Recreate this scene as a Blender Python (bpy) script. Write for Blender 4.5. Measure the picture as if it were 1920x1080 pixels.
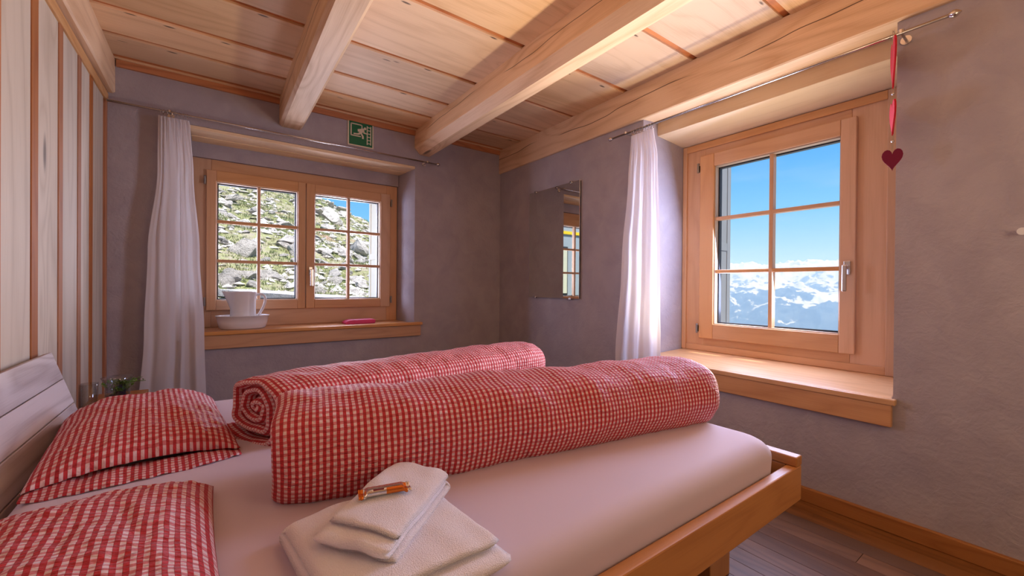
import bpy, bmesh, math, random
import numpy as np
from mathutils import Vector, Matrix, noise as mn

S = bpy.context.scene
COL = S.collection
for o in list(bpy.data.objects): bpy.data.objects.remove(o)
PI = math.pi

# ------------------------------------------------------------------ camera
EYE = 1.007
cam_d = bpy.data.cameras.new('camera'); cam = bpy.data.objects.new('camera', cam_d); COL.objects.link(cam)
right = Vector((0.8115707, -0.58419952, 0.00799474)); up = Vector((-0.00378885, 0.00842089, 0.99995737)); fwd = Vector((0.58424194, 0.81156639, -0.00462071))
m = Matrix((right, up, -fwd)).transposed().to_4x4(); m.translation = Vector((0, 0, EYE))
cam.matrix_world = m
cam_d.sensor_width = 36.0; cam_d.lens = 771.0 / 1920.0 * 36.0
cam_d.clip_start = 0.03; cam_d.clip_end = 60000
S.camera = cam
# ------------------------------------------------------------------ view / cycles quality
S.view_settings.view_transform = 'Standard'; S.view_settings.look = 'None'
S.view_settings.exposure = 0.0; S.view_settings.gamma = 1.0; S.view_settings.use_curve_mapping = False
cy = S.cycles
cy.use_denoising = True
cy.max_bounces = 9; cy.diffuse_bounces = 5; cy.glossy_bounces = 4; cy.transparent_max_bounces = 16; cy.transmission_bounces = 6; cy.volume_bounces = 0
cy.sample_clamp_indirect = 6.0; cy.caustics_reflective = False; cy.caustics_refractive = False
# ------------------------------------------------------------------ sky
W = bpy.data.worlds.new('sky'); S.world = W; W.use_nodes = True
nt = W.node_tree; nt.nodes.clear()
tc = nt.nodes.new('ShaderNodeTexCoord'); sx = nt.nodes.new('ShaderNodeSeparateXYZ'); cr = nt.nodes.new('ShaderNodeValToRGB')
bg = nt.nodes.new('ShaderNodeBackground'); wo = nt.nodes.new('ShaderNodeOutputWorld')
nt.links.new(tc.outputs['Generated'], sx.inputs[0])
mr = nt.nodes.new('ShaderNodeMapRange'); mr.inputs[1].default_value = -0.2; mr.inputs[2].default_value = 0.8
nt.links.new(sx.outputs[2], mr.inputs[0]); nt.links.new(mr.outputs[0], cr.inputs[0])
el = cr.color_ramp.elements
el[0].position = 0.0; el[0].color = (0.45, 0.58, 0.8, 1)
el[1].position = 1.0; el[1].color = (0.06, 0.28, 0.78, 1)
for p, c in [(0.2, (0.66, 0.84, 1.0, 1)), (0.25, (0.48, 0.76, 1.0, 1)), (0.36, (0.22, 0.60, 1.0, 1)), (0.52, (0.09, 0.43, 0.98, 1))]:
    e = el.new(p); e.color = c
ns = nt.nodes.new('ShaderNodeTexNoise'); ns.inputs['Scale'].default_value = 3.0; ns.inputs['Detail'].default_value = 5
mpg = nt.nodes.new('ShaderNodeMapping'); mpg.inputs['Scale'].default_value = (1, 1, 5)
nt.links.new(tc.outputs['Generated'], mpg.inputs[0]); nt.links.new(mpg.outputs[0], ns.inputs['Vector'])
mr2 = nt.nodes.new('ShaderNodeMapRange'); mr2.inputs[1].default_value = 0.5; mr2.inputs[2].default_value = 0.8; mr2.inputs[4].default_value = 0.25
nt.links.new(ns.outputs[0], mr2.inputs[0])
mx = nt.nodes.new('ShaderNodeMix'); mx.data_type = 'RGBA'
nt.links.new(mr2.outputs[0], mx.inputs[0]); nt.links.new(cr.outputs[0], mx.inputs[6]); mx.inputs[7].default_value = (0.8, 0.9, 1, 1)
nt.links.new(mx.outputs[2], bg.inputs[0]); nt.links.new(bg.outputs[0], wo.inputs[0])
bg.inputs[1].default_value = 1.0
# ------------------------------------------------------------------ sun, lamps standing in for window daylight, added warm fill
def light(name, kind, loc, target, energy, color, size=None, sizey=None, spread=None):
    d = bpy.data.lights.new(name, kind); o = bpy.data.objects.new(name, d); COL.objects.link(o)
    o.location = loc; d.energy = energy; d.color = color
    v = Vector(target) - Vector(loc); o.rotation_euler = v.to_track_quat('-Z', 'Y').to_euler()
    if kind == 'AREA':
        d.shape = 'RECTANGLE'; d.size = size; d.size_y = sizey or size
        if spread: d.spread = spread
    return o
sun = light('sun', 'SUN', (3, -4, 8), (3 - 0.22, -4 + 0.45, 8 - 0.86), 10.0, (1.0, 0.95, 0.88)); sun.data.angle = 0.009
light('daylight_right_window', 'AREA', (2.60, 1.07, 1.32), (0.6, 1.35, 0.85), 33, (0.52, 0.62, 1.0), 0.68, 0.98)
light('snow_bounce_right_window', 'AREA', (2.56, 1.07, 0.72), (1.76, 1.07, 1.34), 19, (1.0, 0.84, 0.64), 0.8, 0.16, 2.0)
light('daylight_left_window', 'AREA', (-0.20, 4.22, 1.38), (1.35, 3.0, 1.1), 48, (0.62, 0.68, 1.0), 0.5, 0.9)
light('hillside_light_left_window', 'AREA', (1.02, 4.24, 1.35), (-0.2, 2.6, 1.3), 32, (0.80, 0.80, 1.0), 0.4, 0.9)
lamp = light('warm_fill_lamp', 'POINT', (1.25, -0.95, 1.45), (0, 0, 0), 30, (1.0, 0.74, 0.49)); lamp.data.shadow_soft_size = 0.42  # added warm fill behind the camera

# ------------------------------------------------------------------ mesh helpers
class MB:
    def __init__(self, T=None): self.v = []; self.f = []; self.uv = []; self.s = []; self.mi = []; self.T = T; self.cur = 0
    def addv(self, p):
        self.v.append(tuple(self.T(*p)) if self.T else tuple(p)); return len(self.v) - 1
    def face(self, idx, uv, seed=0.0): self.f.append(tuple(idx)); self.uv.append(uv); self.s.append(seed); self.mi.append(self.cur)
    def hexa(self, P, g=0, seed=None):
        """8 corners, index = x + 2y + 4z; g grain axis"""
        if seed is None: seed = RND.random()
        b = [self.addv(p) for p in P]
        lo = [min(p[i] for p in P) for i in range(3)]
        Q = [(0, 2, 3, 1, 2), (4, 5, 7, 6, 2), (0, 1, 5, 4, 1), (2, 6, 7, 3, 1), (0, 4, 6, 2, 0), (1, 3, 7, 5, 0)]
        for a, c, d, e, n in Q:
            idx = (a, c, d, e); oth = [i for i in range(3) if i != n]
            if g in oth: ua = g; va = [i for i in oth if i != g][0]; k = 1.0; off = 0.0 if n == 2 else 0.31 + n * 0.17
            else: ua, va = oth; k = 0.08; off = 0.77
            self.face([b[i] for i in idx], [((P[i][ua]) * k, P[i][va] - lo[va] + off) for i in idx], seed)
    def box(self, x0, x1, y0, y1, z0, z1, g=0, seed=None):
        self.hexa([(x, y, z) for z in (z0, z1) for y in (y0, y1) for x in (x0, x1)], g, seed)
    def grid(self, fn, nu, nv, closeu=False, closev=False, uvf=None, seed=0.0):
        base = {}
        NU = nu if closeu else nu + 1; NV = nv if closev else nv + 1
        pts = {}
        for i in range(nu + 1):
            for j in range(nv + 1):
                co, uv = fn(i / nu, j / nv); pts[i, j] = uv
                if i < NU and j < NV: base[i, j] = self.addv(co)
        for i in range(nu):
            for j in range(nv):
                k = [(i, j), (i + 1, j), (i + 1, j + 1), (i, j + 1)]
                self.face([base[a % NU, b % NV] for a, b in k], [pts[a, b] for a, b in k], seed)
        return base
    def tube(self, pts, r, n=10, cap=True, closed=False):
        pts = [Vector(p) for p in pts]; N = len(pts); rings = []
        rr = r if isinstance(r, (list, tuple)) else [r] * N
        prev = None; L = 0
        for i, p in enumerate(pts):
            if closed: t = (pts[(i + 1) % N] - pts[i - 1])
            else: t = (pts[min(i + 1, N - 1)] - pts[max(i - 1, 0)])
            t.normalize()
            if prev is None:
                a = Vector((0, 0, 1)) if abs(t.z) < 0.9 else Vector((1, 0, 0)); x = t.cross(a).normalized()
            else: x = (prev - t * prev.dot(t)).normalized()
            prev = x; y = t.cross(x)
            if i: L += (pts[i] - pts[i - 1]).length
            rings.append(([self.addv(p + (x * math.cos(2 * PI * k / n) + y * math.sin(2 * PI * k / n)) * rr[i]) for k in range(n)], L))
        M = N if closed else N - 1
        for i in range(M):
            a, la = rings[i]; b, lb = rings[(i + 1) % N]
            for k in range(n):
                q = (k + 1) % n; self.face((a[k], a[q], b[q], b[k]), [(la, k / n), (la, (k + 1) / n), (lb, (k + 1) / n), (lb, k / n)])
        if cap and not closed:
            self.face(rings[0][0][::-1], [(0, 0)] * n); self.face(rings[-1][0], [(0, 0)] * n)
    def lathe(self, prof, c, n=32, sx=1, sy=1):
        def fn(u, v):
            k = v * (len(prof) - 1); i = min(int(k), len(prof) - 2); t = k - i
            r = prof[i][0] * (1 - t) + prof[i + 1][0] * t; z = prof[i][1] * (1 - t) + prof[i + 1][1] * t
            a = 2 * PI * u
            return (c[0] + r * math.cos(a) * sx, c[1] + r * math.sin(a) * sy, c[2] + z), (u, v)
        self.grid(fn, n, len(prof) - 1, closeu=True)
    def prism(self, pts, fn, t):
        """pts 2D outline, fn(a,b,d)->3D, thickness t along d"""
        n = len(pts); A = [self.addv(fn(a, b, 0)) for a, b in pts]; B = [self.addv(fn(a, b, t)) for a, b in pts]
        self.face(A, [tuple(p) for p in pts]); self.face(B[::-1], [tuple(p) for p in pts[::-1]])
        for i in range(n):
            j = (i + 1) % n; self.face((A[i], B[i], B[j], A[j]), [pts[i], pts[i], pts[j], pts[j]])
    def build(self, name, mat, parent=None, origin=None, smooth=False, bevel=0, solid=None, subsurf=0, weld=False):
        me = bpy.data.meshes.new(name)
        if parent is not None: org = Vector(parent['_o'])
        elif origin is not None: org = Vector(origin)
        else: org = Vector((0, 0, 0))
        me.from_pydata([(Vector(p) - org)[:] for p in self.v], [], self.f)
        uvl = me.uv_layers.new(name='UVMap'); flat = [c for f in self.uv for p in f for c in p]; uvl.data.foreach_set('uv', flat)
        at = me.attributes.new('seed', 'FLOAT', 'FACE'); at.data.foreach_set('value', self.s)
        mats = mat if isinstance(mat, (list, tuple)) else [mat]
        for q in mats: me.materials.append(q)
        if len(mats) > 1: me.polygons.foreach_set('material_index', self.mi)
        bm = bmesh.new(); bm.from_mesh(me)
        if weld: bmesh.ops.remove_doubles(bm, verts=bm.verts, dist=1e-5)
        bmesh.ops.recalc_face_normals(bm, faces=bm.faces); bm.to_mesh(me); bm.free()
        if smooth: me.shade_smooth()
        o = bpy.data.objects.new(name, me); COL.objects.link(o)
        if parent is not None: o.parent = parent
        else: o.location = org
        o['_o'] = org[:]
        if bevel:
            b = o.modifiers.new('bevel', 'BEVEL'); b.width = bevel; b.segments = 2; b.limit_method = 'ANGLE'
        if solid:
            b = o.modifiers.new('solid', 'SOLIDIFY'); b.thickness = solid; b.offset = 0
        if subsurf:
            b = o.modifiers.new('sub', 'SUBSURF'); b.levels = subsurf; b.render_levels = subsurf
        return o
RND = random.Random(7)
def empty(name, loc, **k):
    o = bpy.data.objects.new(name, None); COL.objects.link(o); o.location = loc; o['_o'] = tuple(loc); o.empty_display_size = 0.05
    tag(o, **k); return o
def tag(o, label=None, cat=None, group=None, kind=None):
    if label: o['label'] = label
    if cat: o['category'] = cat
    if group: o['group'] = group
    if kind: o['kind'] = kind
    return o
def smoothstep(a, b, x):
    t = max(0, min(1, (x - a) / (b - a))); return t * t * (3 - 2 * t)
def lerp(a, b, t): return a + (b - a) * t
def interp(tab, x):
    if x <= tab[0][0]: return tab[0][1]
    for (a, p), (b, q) in zip(tab, tab[1:]):
        if x <= b:
            t = (x - a) / (b - a); t = t * t * (3 - 2 * t); return p + (q - p) * t
    return tab[-1][1]

# ------------------------------------------------------------------ materials
class N:
    def __init__(self, name):
        self.m = bpy.data.materials.new(name); self.m.use_nodes = True; self.t = self.m.node_tree; self.t.nodes.clear()
        self.out = self.n('ShaderNodeOutputMaterial')
    def n(self, t, **k):
        x = self.t.nodes.new(t)
        for a, b in k.items(): setattr(x, a, b)
        return x
    def l(self, a, b): self.t.links.new(a, b)
    def val(self, sock, v):
        if hasattr(v, 'is_output') or hasattr(v, 'links'): self.l(v, sock)
        else: sock.default_value = v
    def math(self, op, a, b=0.0, c=None):
        x = self.n('ShaderNodeMath', operation=op); self.val(x.inputs[0], a); self.val(x.inputs[1], b)
        if c is not None: self.val(x.inputs[2], c)
        return x.outputs[0]
    def comb(self, x, y, z):
        q = self.n('ShaderNodeCombineXYZ'); self.val(q.inputs[0], x); self.val(q.inputs[1], y); self.val(q.inputs[2], z); return q.outputs[0]
    def noise(self, vec, scale=1, detail=3, rough=0.5, dist=0.0):
        q = self.n('ShaderNodeTexNoise'); self.val(q.inputs['Vector'], vec); q.inputs['Scale'].default_value = scale; q.inputs['Detail'].default_value = detail
        q.inputs['Roughness'].default_value = rough; q.inputs['Distortion'].default_value = dist; return q.outputs[0]
    def mix(self, f, a, b, mode='MIX'):
        q = self.n('ShaderNodeMix', data_type='RGBA', blend_type=mode); self.val(q.inputs[0], f)
        self.val(q.inputs[6], a if hasattr(a, 'links') else (*a, 1)); self.val(q.inputs[7], b if hasattr(b, 'links') else (*b, 1)); return q.outputs[2]
    def rng(self, x, a, b, c=0.0, d=1.0, smooth=True):
        q = self.n('ShaderNodeMapRange', interpolation_type='SMOOTHSTEP' if smooth else 'LINEAR'); self.val(q.inputs[0], x)
        for i, v in zip((1, 2, 3, 4), (a, b, c, d)): q.inputs[i].default_value = v
        return q.outputs[0]
    def uv(self):
        t = self.n('ShaderNodeTexCoord'); s = self.n('ShaderNodeSeparateXYZ'); self.l(t.outputs['UV'], s.inputs[0]); return s.outputs[0], s.outputs[1]
    def obj(self):
        return self.n('ShaderNodeTexCoord').outputs['Object']
    def bump(self, h, strength=0.3, dist=0.002, normal=None):
        q = self.n('ShaderNodeBump'); q.inputs['Strength'].default_value = strength; q.inputs['Distance'].default_value = dist; self.l(h, q.inputs['Height'])
        if normal: self.l(normal, q.inputs['Normal'])
        return q.outputs[0]
    def bsdf(self, color, rough=0.6, spec=0.5, metal=0.0, normal=None, **k):
        b = self.n('ShaderNodeBsdfPrincipled'); self.val(b.inputs['Base Color'], color if hasattr(color, 'links') else (*color, 1))
        self.val(b.inputs['Roughness'], rough); b.inputs['Specular IOR Level'].default_value = spec; b.inputs['Metallic'].default_value = metal
        if normal: self.l(normal, b.inputs['Normal'])
        for a, v in k.items(): b.inputs[a.replace('_', ' ')].default_value = v
        return b
    def done(self, sh):
        self.l(sh.outputs[0] if hasattr(sh, 'outputs') else sh, self.out.inputs[0]); return self.m

def wood(name, light_c, dark_c, rough=0.55, rings=13, contrast=0.55, knots=0.45, vary=0.15, nails=False, knot_c=(0.10, 0.045, 0.02), cracks=0.0, spec=0.35):
    g = N(name); u, v = g.uv()
    at = g.n('ShaderNodeAttribute', attribute_name='seed'); sd = g.math('MULTIPLY', at.outputs['Fac'], 37.0)
    kv = g.comb(g.math('MULTIPLY', u, 1.15), g.math('MULTIPLY', v, 4.2), sd)
    vo = g.n('ShaderNodeTexVoronoi', feature='F1'); g.l(kv, vo.inputs['Vector']); vo.inputs['Scale'].default_value = 1.0; vo.inputs['Randomness'].default_value = 1.0
    cs = g.n('ShaderNodeSeparateColor'); g.l(vo.outputs['Color'], cs.inputs[0])
    on = g.math('GREATER_THAN', cs.outputs[0], 1.0 - knots)
    kd = vo.outputs['Distance']
    near = g.math('MULTIPLY', g.rng(kd, 0.05, 0.42, 1.0, 0.0), on)
    f = g.noise(g.comb(g.math('MULTIPLY', u, 0.55), g.math('MULTIPLY', v, 4.0), sd), 1.0, 2.0, 0.45)
    f2 = g.math('ADD', f, g.math('MULTIPLY', near, 0.22))
    lines = g.math('PINGPONG', g.math('MULTIPLY', f2, rings * 2.0), 1.0)
    lines = g.math('POWER', lines, 1.8)
    fib = g.noise(g.comb(g.math('MULTIPLY', u, 5.0), g.math('MULTIPLY', v, 260.0), sd), 1.0, 3.0, 0.6)
    tone = g.noise(g.comb(g.math('MULTIPLY', u, 1.0), g.math('MULTIPLY', v, 2.0), g.math('ADD', sd, 9.0)), 1.0, 3.0, 0.6)
    k = g.math('ADD', g.math('MULTIPLY', lines, contrast * 1.05), g.math('MULTIPLY', g.math('SUBTRACT', fib, 0.5), 0.9))
    k = g.math('ADD', k, g.math('MULTIPLY', g.math('SUBTRACT', tone, 0.5), 1.1))
    col = g.mix(g.rng(k, 0.0, 1.0, 0.0, 1.0, False), light_c, dark_c)
    hs = g.n('ShaderNodeHueSaturation'); g.l(col, hs.inputs['Color'])
    g.l(g.rng(g.math('FRACT', g.math('MULTIPLY', at.outputs['Fac'], 7.3)), 0, 1, 1 - vary, 1 + vary, False), hs.inputs['Value'])
    g.l(g.rng(g.math('FRACT', g.math('MULTIPLY', at.outputs['Fac'], 3.7)), 0, 1, 0.85, 1.1, False), hs.inputs['Saturation'])
    core = g.math('MULTIPLY', g.rng(g.math('ADD', kd, g.math('MULTIPLY', g.math('SUBTRACT', fib, 0.5), 0.05)), 0.05, 0.12, 1.0, 0.0), on)
    col = g.mix(g.math('MULTIPLY', core, 0.8), hs.outputs[0], knot_c)
    h = g.math('ADD', g.math('MULTIPLY', fib, 0.5), g.math('MULTIPLY', lines, 0.4))
    if nails:
        nv = g.n('ShaderNodeTexVoronoi', feature='F1'); g.l(g.comb(g.math('MULTIPLY', u, 7.0), g.math('MULTIPLY', v, 25.0), sd), nv.inputs['Vector']); nv.inputs['Scale'].default_value = 1.0
        nm = g.math('MULTIPLY', g.rng(nv.outputs['Distance'], 0.10, 0.22, 1, 0), g.rng(v, 0.045, 0.055, 1, 0))
        nm2 = g.math('MULTIPLY', nm, g.math('GREATER_THAN', g.noise(g.comb(g.math('MULTIPLY', u, 1.3), sd, 0.0), 1.0, 1.0), 0.38))
        col = g.mix(g.math('MULTIPLY', nm2, 0.85), col, (0.05, 0.02, 0.012))
        h = g.math('SUBTRACT', h, nm2)
    if cracks:
        cf = g.noise(g.comb(g.math('MULTIPLY', u, 1.6), g.math('MULTIPLY', v, 1.5), g.math('ADD', sd, 3.0)), 1.0, 2.0, 0.5)
        cc = g.math('ABSOLUTE', g.math('SUBTRACT', g.math('ADD', v, g.math('MULTIPLY', g.math('SUBTRACT', cf, 0.5), 0.10)), cracks))
        cm = g.math('MULTIPLY', g.rng(cc, 0.0008, 0.003, 1, 0), g.rng(g.noise(g.comb(g.math('MULTIPLY', u, 1.1), sd, 5.0), 1.0, 1.0), 0.40, 0.48, 0, 1))
        col = g.mix(g.math('MULTIPLY', cm, 0.9), col, (0.05, 0.02, 0.01))
        h = g.math('SUBTRACT', h, g.math('MULTIPLY', cm, 2.0))
    b = g.bsdf(col, rough, spec, normal=g.bump(h, 0.25, 0.0012)); return g.done(b)

def plaster(name, c1, c2, rough=0.9):
    g = N(name); p = g.obj()
    a = g.noise(p, 1.3, 4, 0.6); b = g.noise(p, 7.0, 4, 0.55, 0.6); c = g.noise(p, 60.0, 3, 0.6); d = g.noise(p, 28.0, 3, 0.55, 1.0)
    k = g.math('ADD', g.math('MULTIPLY', a, 0.6), g.math('MULTIPLY', b, 0.4))
    col = g.mix(g.rng(k, 0.35, 0.65), c1, c2)
    chip = g.rng(g.noise(p, 3.1, 2, 0.4, 0.3), 0.80, 0.82, 0, 1)
    col = g.mix(g.math('MULTIPLY', chip, 0.6), col, (0.62, 0.55, 0.55))
    h = g.math('ADD', g.math('MULTIPLY', b, 1.2), g.math('ADD', g.math('MULTIPLY', c, 0.25), g.math('MULTIPLY', d, 0.45)))
    return g.done(g.bsdf(col, rough, 0.25, normal=g.bump(h, 0.8, 0.007)))

def gingham(name, pu, pv):
    g = N(name); u, v = g.uv(); P = g.comb(u, v, 0.0)
    wob = g.noise(P, 26.0, 2, 0.5); w2 = g.noise(g.comb(u, v, 7.0), 26.0, 2, 0.5)
    uu = g.math('ADD', u, g.math('MULTIPLY', g.math('SUBTRACT', wob, 0.5), 0.0035)); vv = g.math('ADD', v, g.math('MULTIPLY', g.math('SUBTRACT', w2, 0.5), 0.0035))
    def stripe(x, p):
        t = g.math('PINGPONG', g.math('DIVIDE', x, p), 0.5)  # 0..0.5
        return g.rng(t, 0.235, 0.265, 0.0, 1.0)
    a = stripe(uu, pu); b = stripe(vv, pv)
    s = g.math('ADD', a, b)
    c0 = g.mix(b, (0.84, 0.62, 0.61), (0.68, 0.20, 0.21))
    c1 = g.mix(b, (0.56, 0.016, 0.028), (0.42, 0.001, 0.006))
    c = g.mix(a, c0, c1)
    th = g.noise(g.comb(g.math('MULTIPLY', u, 900.0), g.math('MULTIPLY', v, 500.0), 0.0), 1.0, 1, 0.5)
    c = g.mix(g.math('MULTIPLY', th, 0.10), c, (0.8, 0.5, 0.5))
    cr = g.noise(g.comb(g.math('MULTIPLY', u, 55.0), g.math('MULTIPLY', v, 190.0), 0.0), 1.0, 2, 0.5, 0.4)
    cr2 = g.noise(g.comb(g.math('MULTIPLY', u, 14.0), g.math('MULTIPLY', v, 22.0), 3.0), 1.0, 2, 0.5, 0.8)
    h = g.math('ADD', cr, g.math('MULTIPLY', cr2, 2.0))
    h = g.math('ADD', h, g.math('MULTIPLY', a, -0.25))
    b_ = g.bsdf(c, 0.62, 0.3, normal=g.bump(h, 0.95, 0.0075), Sheen_Weight=0.06, Sheen_Roughness=0.4)
    return g.done(b_)

def cloth(name, c, fine=400.0, strength=0.2, dist=0.001, sheen=0.3, folds=0.0, rough=0.85):
    g = N(name); p = g.obj()
    h = g.noise(p, fine, 2, 0.6)
    if folds: h = g.math('ADD', h, g.math('MULTIPLY', g.noise(p, 7.0, 3, 0.5, 0.5), folds))
    t = g.noise(p, 4.0, 3, 0.5)
    col = g.mix(t, tuple(x * 0.95 for x in c), c)
    return g.done(g.bsdf(col, rough, 0.2, normal=g.bump(h, strength, dist), Sheen_Weight=sheen, Sheen_Roughness=0.5))

def plain(name, c, rough=0.5, metal=0.0, spec=0.5, bump=0.0, scale=50.0, **k):
    g = N(name); nrm = None
    t = g.noise(g.obj(), scale * 0.3, 3, 0.5)
    if bump: nrm = g.bump(g.noise(g.obj(), scale, 3, 0.5), bump, 0.001)
    col = g.mix(t, tuple(x * 0.93 for x in c), c)
    return g.done(g.bsdf(col, rough, spec, metal, nrm, **k))

def glass(name, gloss=0.06, tint=(1, 1, 1)):
    g = N(name); tr = g.n('ShaderNodeBsdfTransparent'); tr.inputs[0].default_value = (*tint, 1); gl = g.n('ShaderNodeBsdfGlossy'); gl.inputs['Roughness'].default_value = 0.01
    lw = g.n('ShaderNodeLayerWeight'); lw.inputs[0].default_value = 0.5
    mx = g.n('ShaderNodeMixShader'); g.l(g.math('ADD', gloss, g.math('MULTIPLY', g.math('POWER', lw.outputs['Facing'], 4.0), 0.7)), mx.inputs[0]); g.l(tr.outputs[0], mx.inputs[1]); g.l(gl.outputs[0], mx.inputs[2])
    return g.done(mx)

M = {}
M['ceil'] = wood('ceiling_pine', (0.78, 0.53, 0.315), (0.50, 0.275, 0.125), nails=True, rings=8, contrast=0.32, knots=0.4)
M['gap'] = wood('orange_gap_pine', (0.55, 0.20, 0.06), (0.34, 0.10, 0.025), knots=0.1)
M['lintel'] = wood('lintel_pine', (0.76, 0.57, 0.36), (0.56, 0.36, 0.18), rings=8, contrast=0.3, knots=0.3)
M['batten'] = wood('batten_pine', (0.46, 0.17, 0.055), (0.30, 0.09, 0.03), knots=0.1)
M['beam'] = wood('beam_pine', (0.78, 0.555, 0.36), (0.52, 0.30, 0.155), rings=10, contrast=0.42, knots=0.35, cracks=0.07)
M['panel'] = wood('wall_panel_pine', (0.60, 0.52, 0.43), (0.38, 0.30, 0.23), rings=7, contrast=0.4, knots=0.6, knot_c=(0.12, 0.09, 0.08))
M['trimw'] = wood('trim_pine', (0.62, 0.37, 0.19), (0.42, 0.2, 0.08), contrast=0.4, knots=0.2)
M['win'] = wood('window_larch', (0.64, 0.355, 0.175), (0.48, 0.235, 0.10), rough=0.4, contrast=0.35, knots=0.04, rings=9, vary=0.07, spec=0.45)
M['sill'] = wood('sill_larch', (0.60, 0.30, 0.12), (0.40, 0.16, 0.05), rough=0.32, contrast=0.4, knots=0.25, vary=0.08, spec=0.55)
M['sill2'] = wood('sill_larch_pale', (0.66, 0.40, 0.22), (0.46, 0.24, 0.11), rough=0.35, contrast=0.4, knots=0.2, vary=0.08, spec=0.55)
M['bed'] = wood('bed_spruce', (0.52, 0.225, 0.062), (0.35, 0.125, 0.03), rough=0.4, contrast=0.35, knots=0.5, vary=0.08)
M['head'] = wood('headboard_limed_pine', (0.62, 0.54, 0.52), (0.42, 0.33, 0.31), rough=0.6, contrast=0.75, knots=0.5, rings=11, knot_c=(0.2, 0.13, 0.13))
M['floor'] = wood('floor_oak', (0.19, 0.085, 0.035), (0.09, 0.038, 0.016), rough=0.45, contrast=0.5, knots=0.05, vary=0.3, spec=0.3)
M['wall'] = plaster('lime_plaster', (0.43, 0.38, 0.395), (0.355, 0.31, 0.335))
M['ging'] = gingham('red_gingham', 0.0147, 0.0122)
M['sheet'] = cloth('sheet_cotton', (0.67, 0.57, 0.66), 700.0, 0.12, 0.0008, 0.15, folds=1.2)
M['towel'] = cloth('terry_cotton', (0.95, 0.91, 0.97), 420.0, 0.9, 0.0035, 0.6, folds=0.6, rough=1.0)
M['steel'] = plain('brushed_steel', (0.62, 0.58, 0.55), 0.25, 1.0)
M['darksteel'] = plain('hinge_metal', (0.30, 0.28, 0.25), 0.35, 0.9)
M['gasket'] = plain('dark_gasket', (0.03, 0.03, 0.035), 0.6)
M['bead'] = plain('pale_glazing_bead', (0.55, 0.42, 0.30), 0.5)
M['glass'] = glass('window_glass', 0.003)
M['glassware'] = glass('drinking_glass', 0.10, (0.90, 0.92, 0.94))
M['ceramic'] = plain('white_ceramic', (0.80, 0.78, 0.78), 0.18, 0.0, 0.5)
M['pink'] = plain('pink_leather', (0.62, 0.03, 0.16), 0.5, bump=0.3, scale=300)
M['felt'] = plain('red_felt', (0.50, 0.008, 0.022), 0.95, bump=0.6, scale=600)
M['felt2'] = plain('wine_red_felt', (0.17, 0.006, 0.035), 0.95, bump=0.6, scale=600)
M['string'] = plain('string', (0.45, 0.33, 0.22), 0.9)
M['green'] = plain('sign_green', (0.004, 0.14, 0.055), 0.35)
M['cream'] = plain('sign_cream', (0.70, 0.62, 0.48), 0.45)
M['plant'] = plain('plant_green', (0.12, 0.26, 0.03), 0.6)
M['soil'] = plain('dark_soil', (0.03, 0.018, 0.012), 0.9, bump=1, scale=200)
M['slate'] = plain('dark_blue_glaze', (0.03, 0.03, 0.07), 0.35)
M['paper'] = plain('white_paper', (0.8, 0.78, 0.75), 0.7)
M['shutter'] = plain('pale_green_paint', (0.56, 0.56, 0.44), 0.55)
M['shutter2'] = plain('pale_grey_paint', (0.17, 0.18, 0.195), 0.55)
M['white'] = plain('white_paint', (0.75, 0.74, 0.72), 0.4)
M['foil'] = plain('silver_orange_foil', (0.85, 0.83, 0.82), 0.16, 1.0, bump=0.6, scale=120)
M['foilo'] = plain('orange_foil', (0.72, 0.20, 0.03), 0.22, 0.75, bump=0.5, scale=120)
M['foild'] = plain('dark_red_print', (0.18, 0.01, 0.02), 0.3, 0.4)
M['annexe'] = plain('pale_blue_grey_wall', (0.30, 0.35, 0.40), 0.7)
M['base'] = wood('baseboard_wood', (0.36, 0.16, 0.06), (0.22, 0.085, 0.03), knots=0.15)
M['yellow'] = plain('yellow_paint', (0.80, 0.55, 0.02), 0.5)
g = N('mirror_silver'); M['mirror'] = g.done(g.bsdf((0.78, 0.79, 0.76), 0.015, 0.5, 1.0))
# translucent curtain
g = N('sheer_curtain'); p = g.obj(); h = g.noise(p, 500.0, 2, 0.5)
d = g.n('ShaderNodeBsdfDiffuse'); d.inputs[0].default_value = (0.82, 0.77, 0.78, 1); tl = g.n('ShaderNodeBsdfTranslucent'); tl.inputs[0].default_value = (0.80, 0.77, 0.80, 1)
g.l(g.bump(h, 0.15, 0.0008), d.inputs['Normal']); m1 = g.n('ShaderNodeMixShader'); m1.inputs[0].default_value = 0.36; g.l(d.outputs[0], m1.inputs[1]); g.l(tl.outputs[0], m1.inputs[2])
M['curtain'] = g.done(m1)

# ------------------------------------------------------------------ room shell
XL, XR, YB, YR = -0.536, 2.28, 3.379, -2.0
CZ = 2.335
WO1, WO2 = 4.0, 2.85      # outer faces of back / right wall
# floor
b = MB(); x = XL - 0.1
while x < XR:
    w = 0.088; y = YR; 
    off = RND.uniform(0, 1.2)
    ys = [YR - 0.0] + [YR + off + k * 1.9 for k in range(4) if YR + off + k * 1.9 < YB] + [YB]
    for y0, y1 in zip(ys, ys[1:]): b.box(x, min(x + w - 0.0018, XR), y0 + 0.0008, y1 - 0.0008, -0.02, 0.0, g=1)
    x += w
b.box(XL - 0.1, XR, YR, YB, -0.2, -0.012, g=1, seed=0.01)
tag(b.build('floor', M['floor'], bevel=0.0012), kind='structure', label='dark brown strip floorboards')
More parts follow.
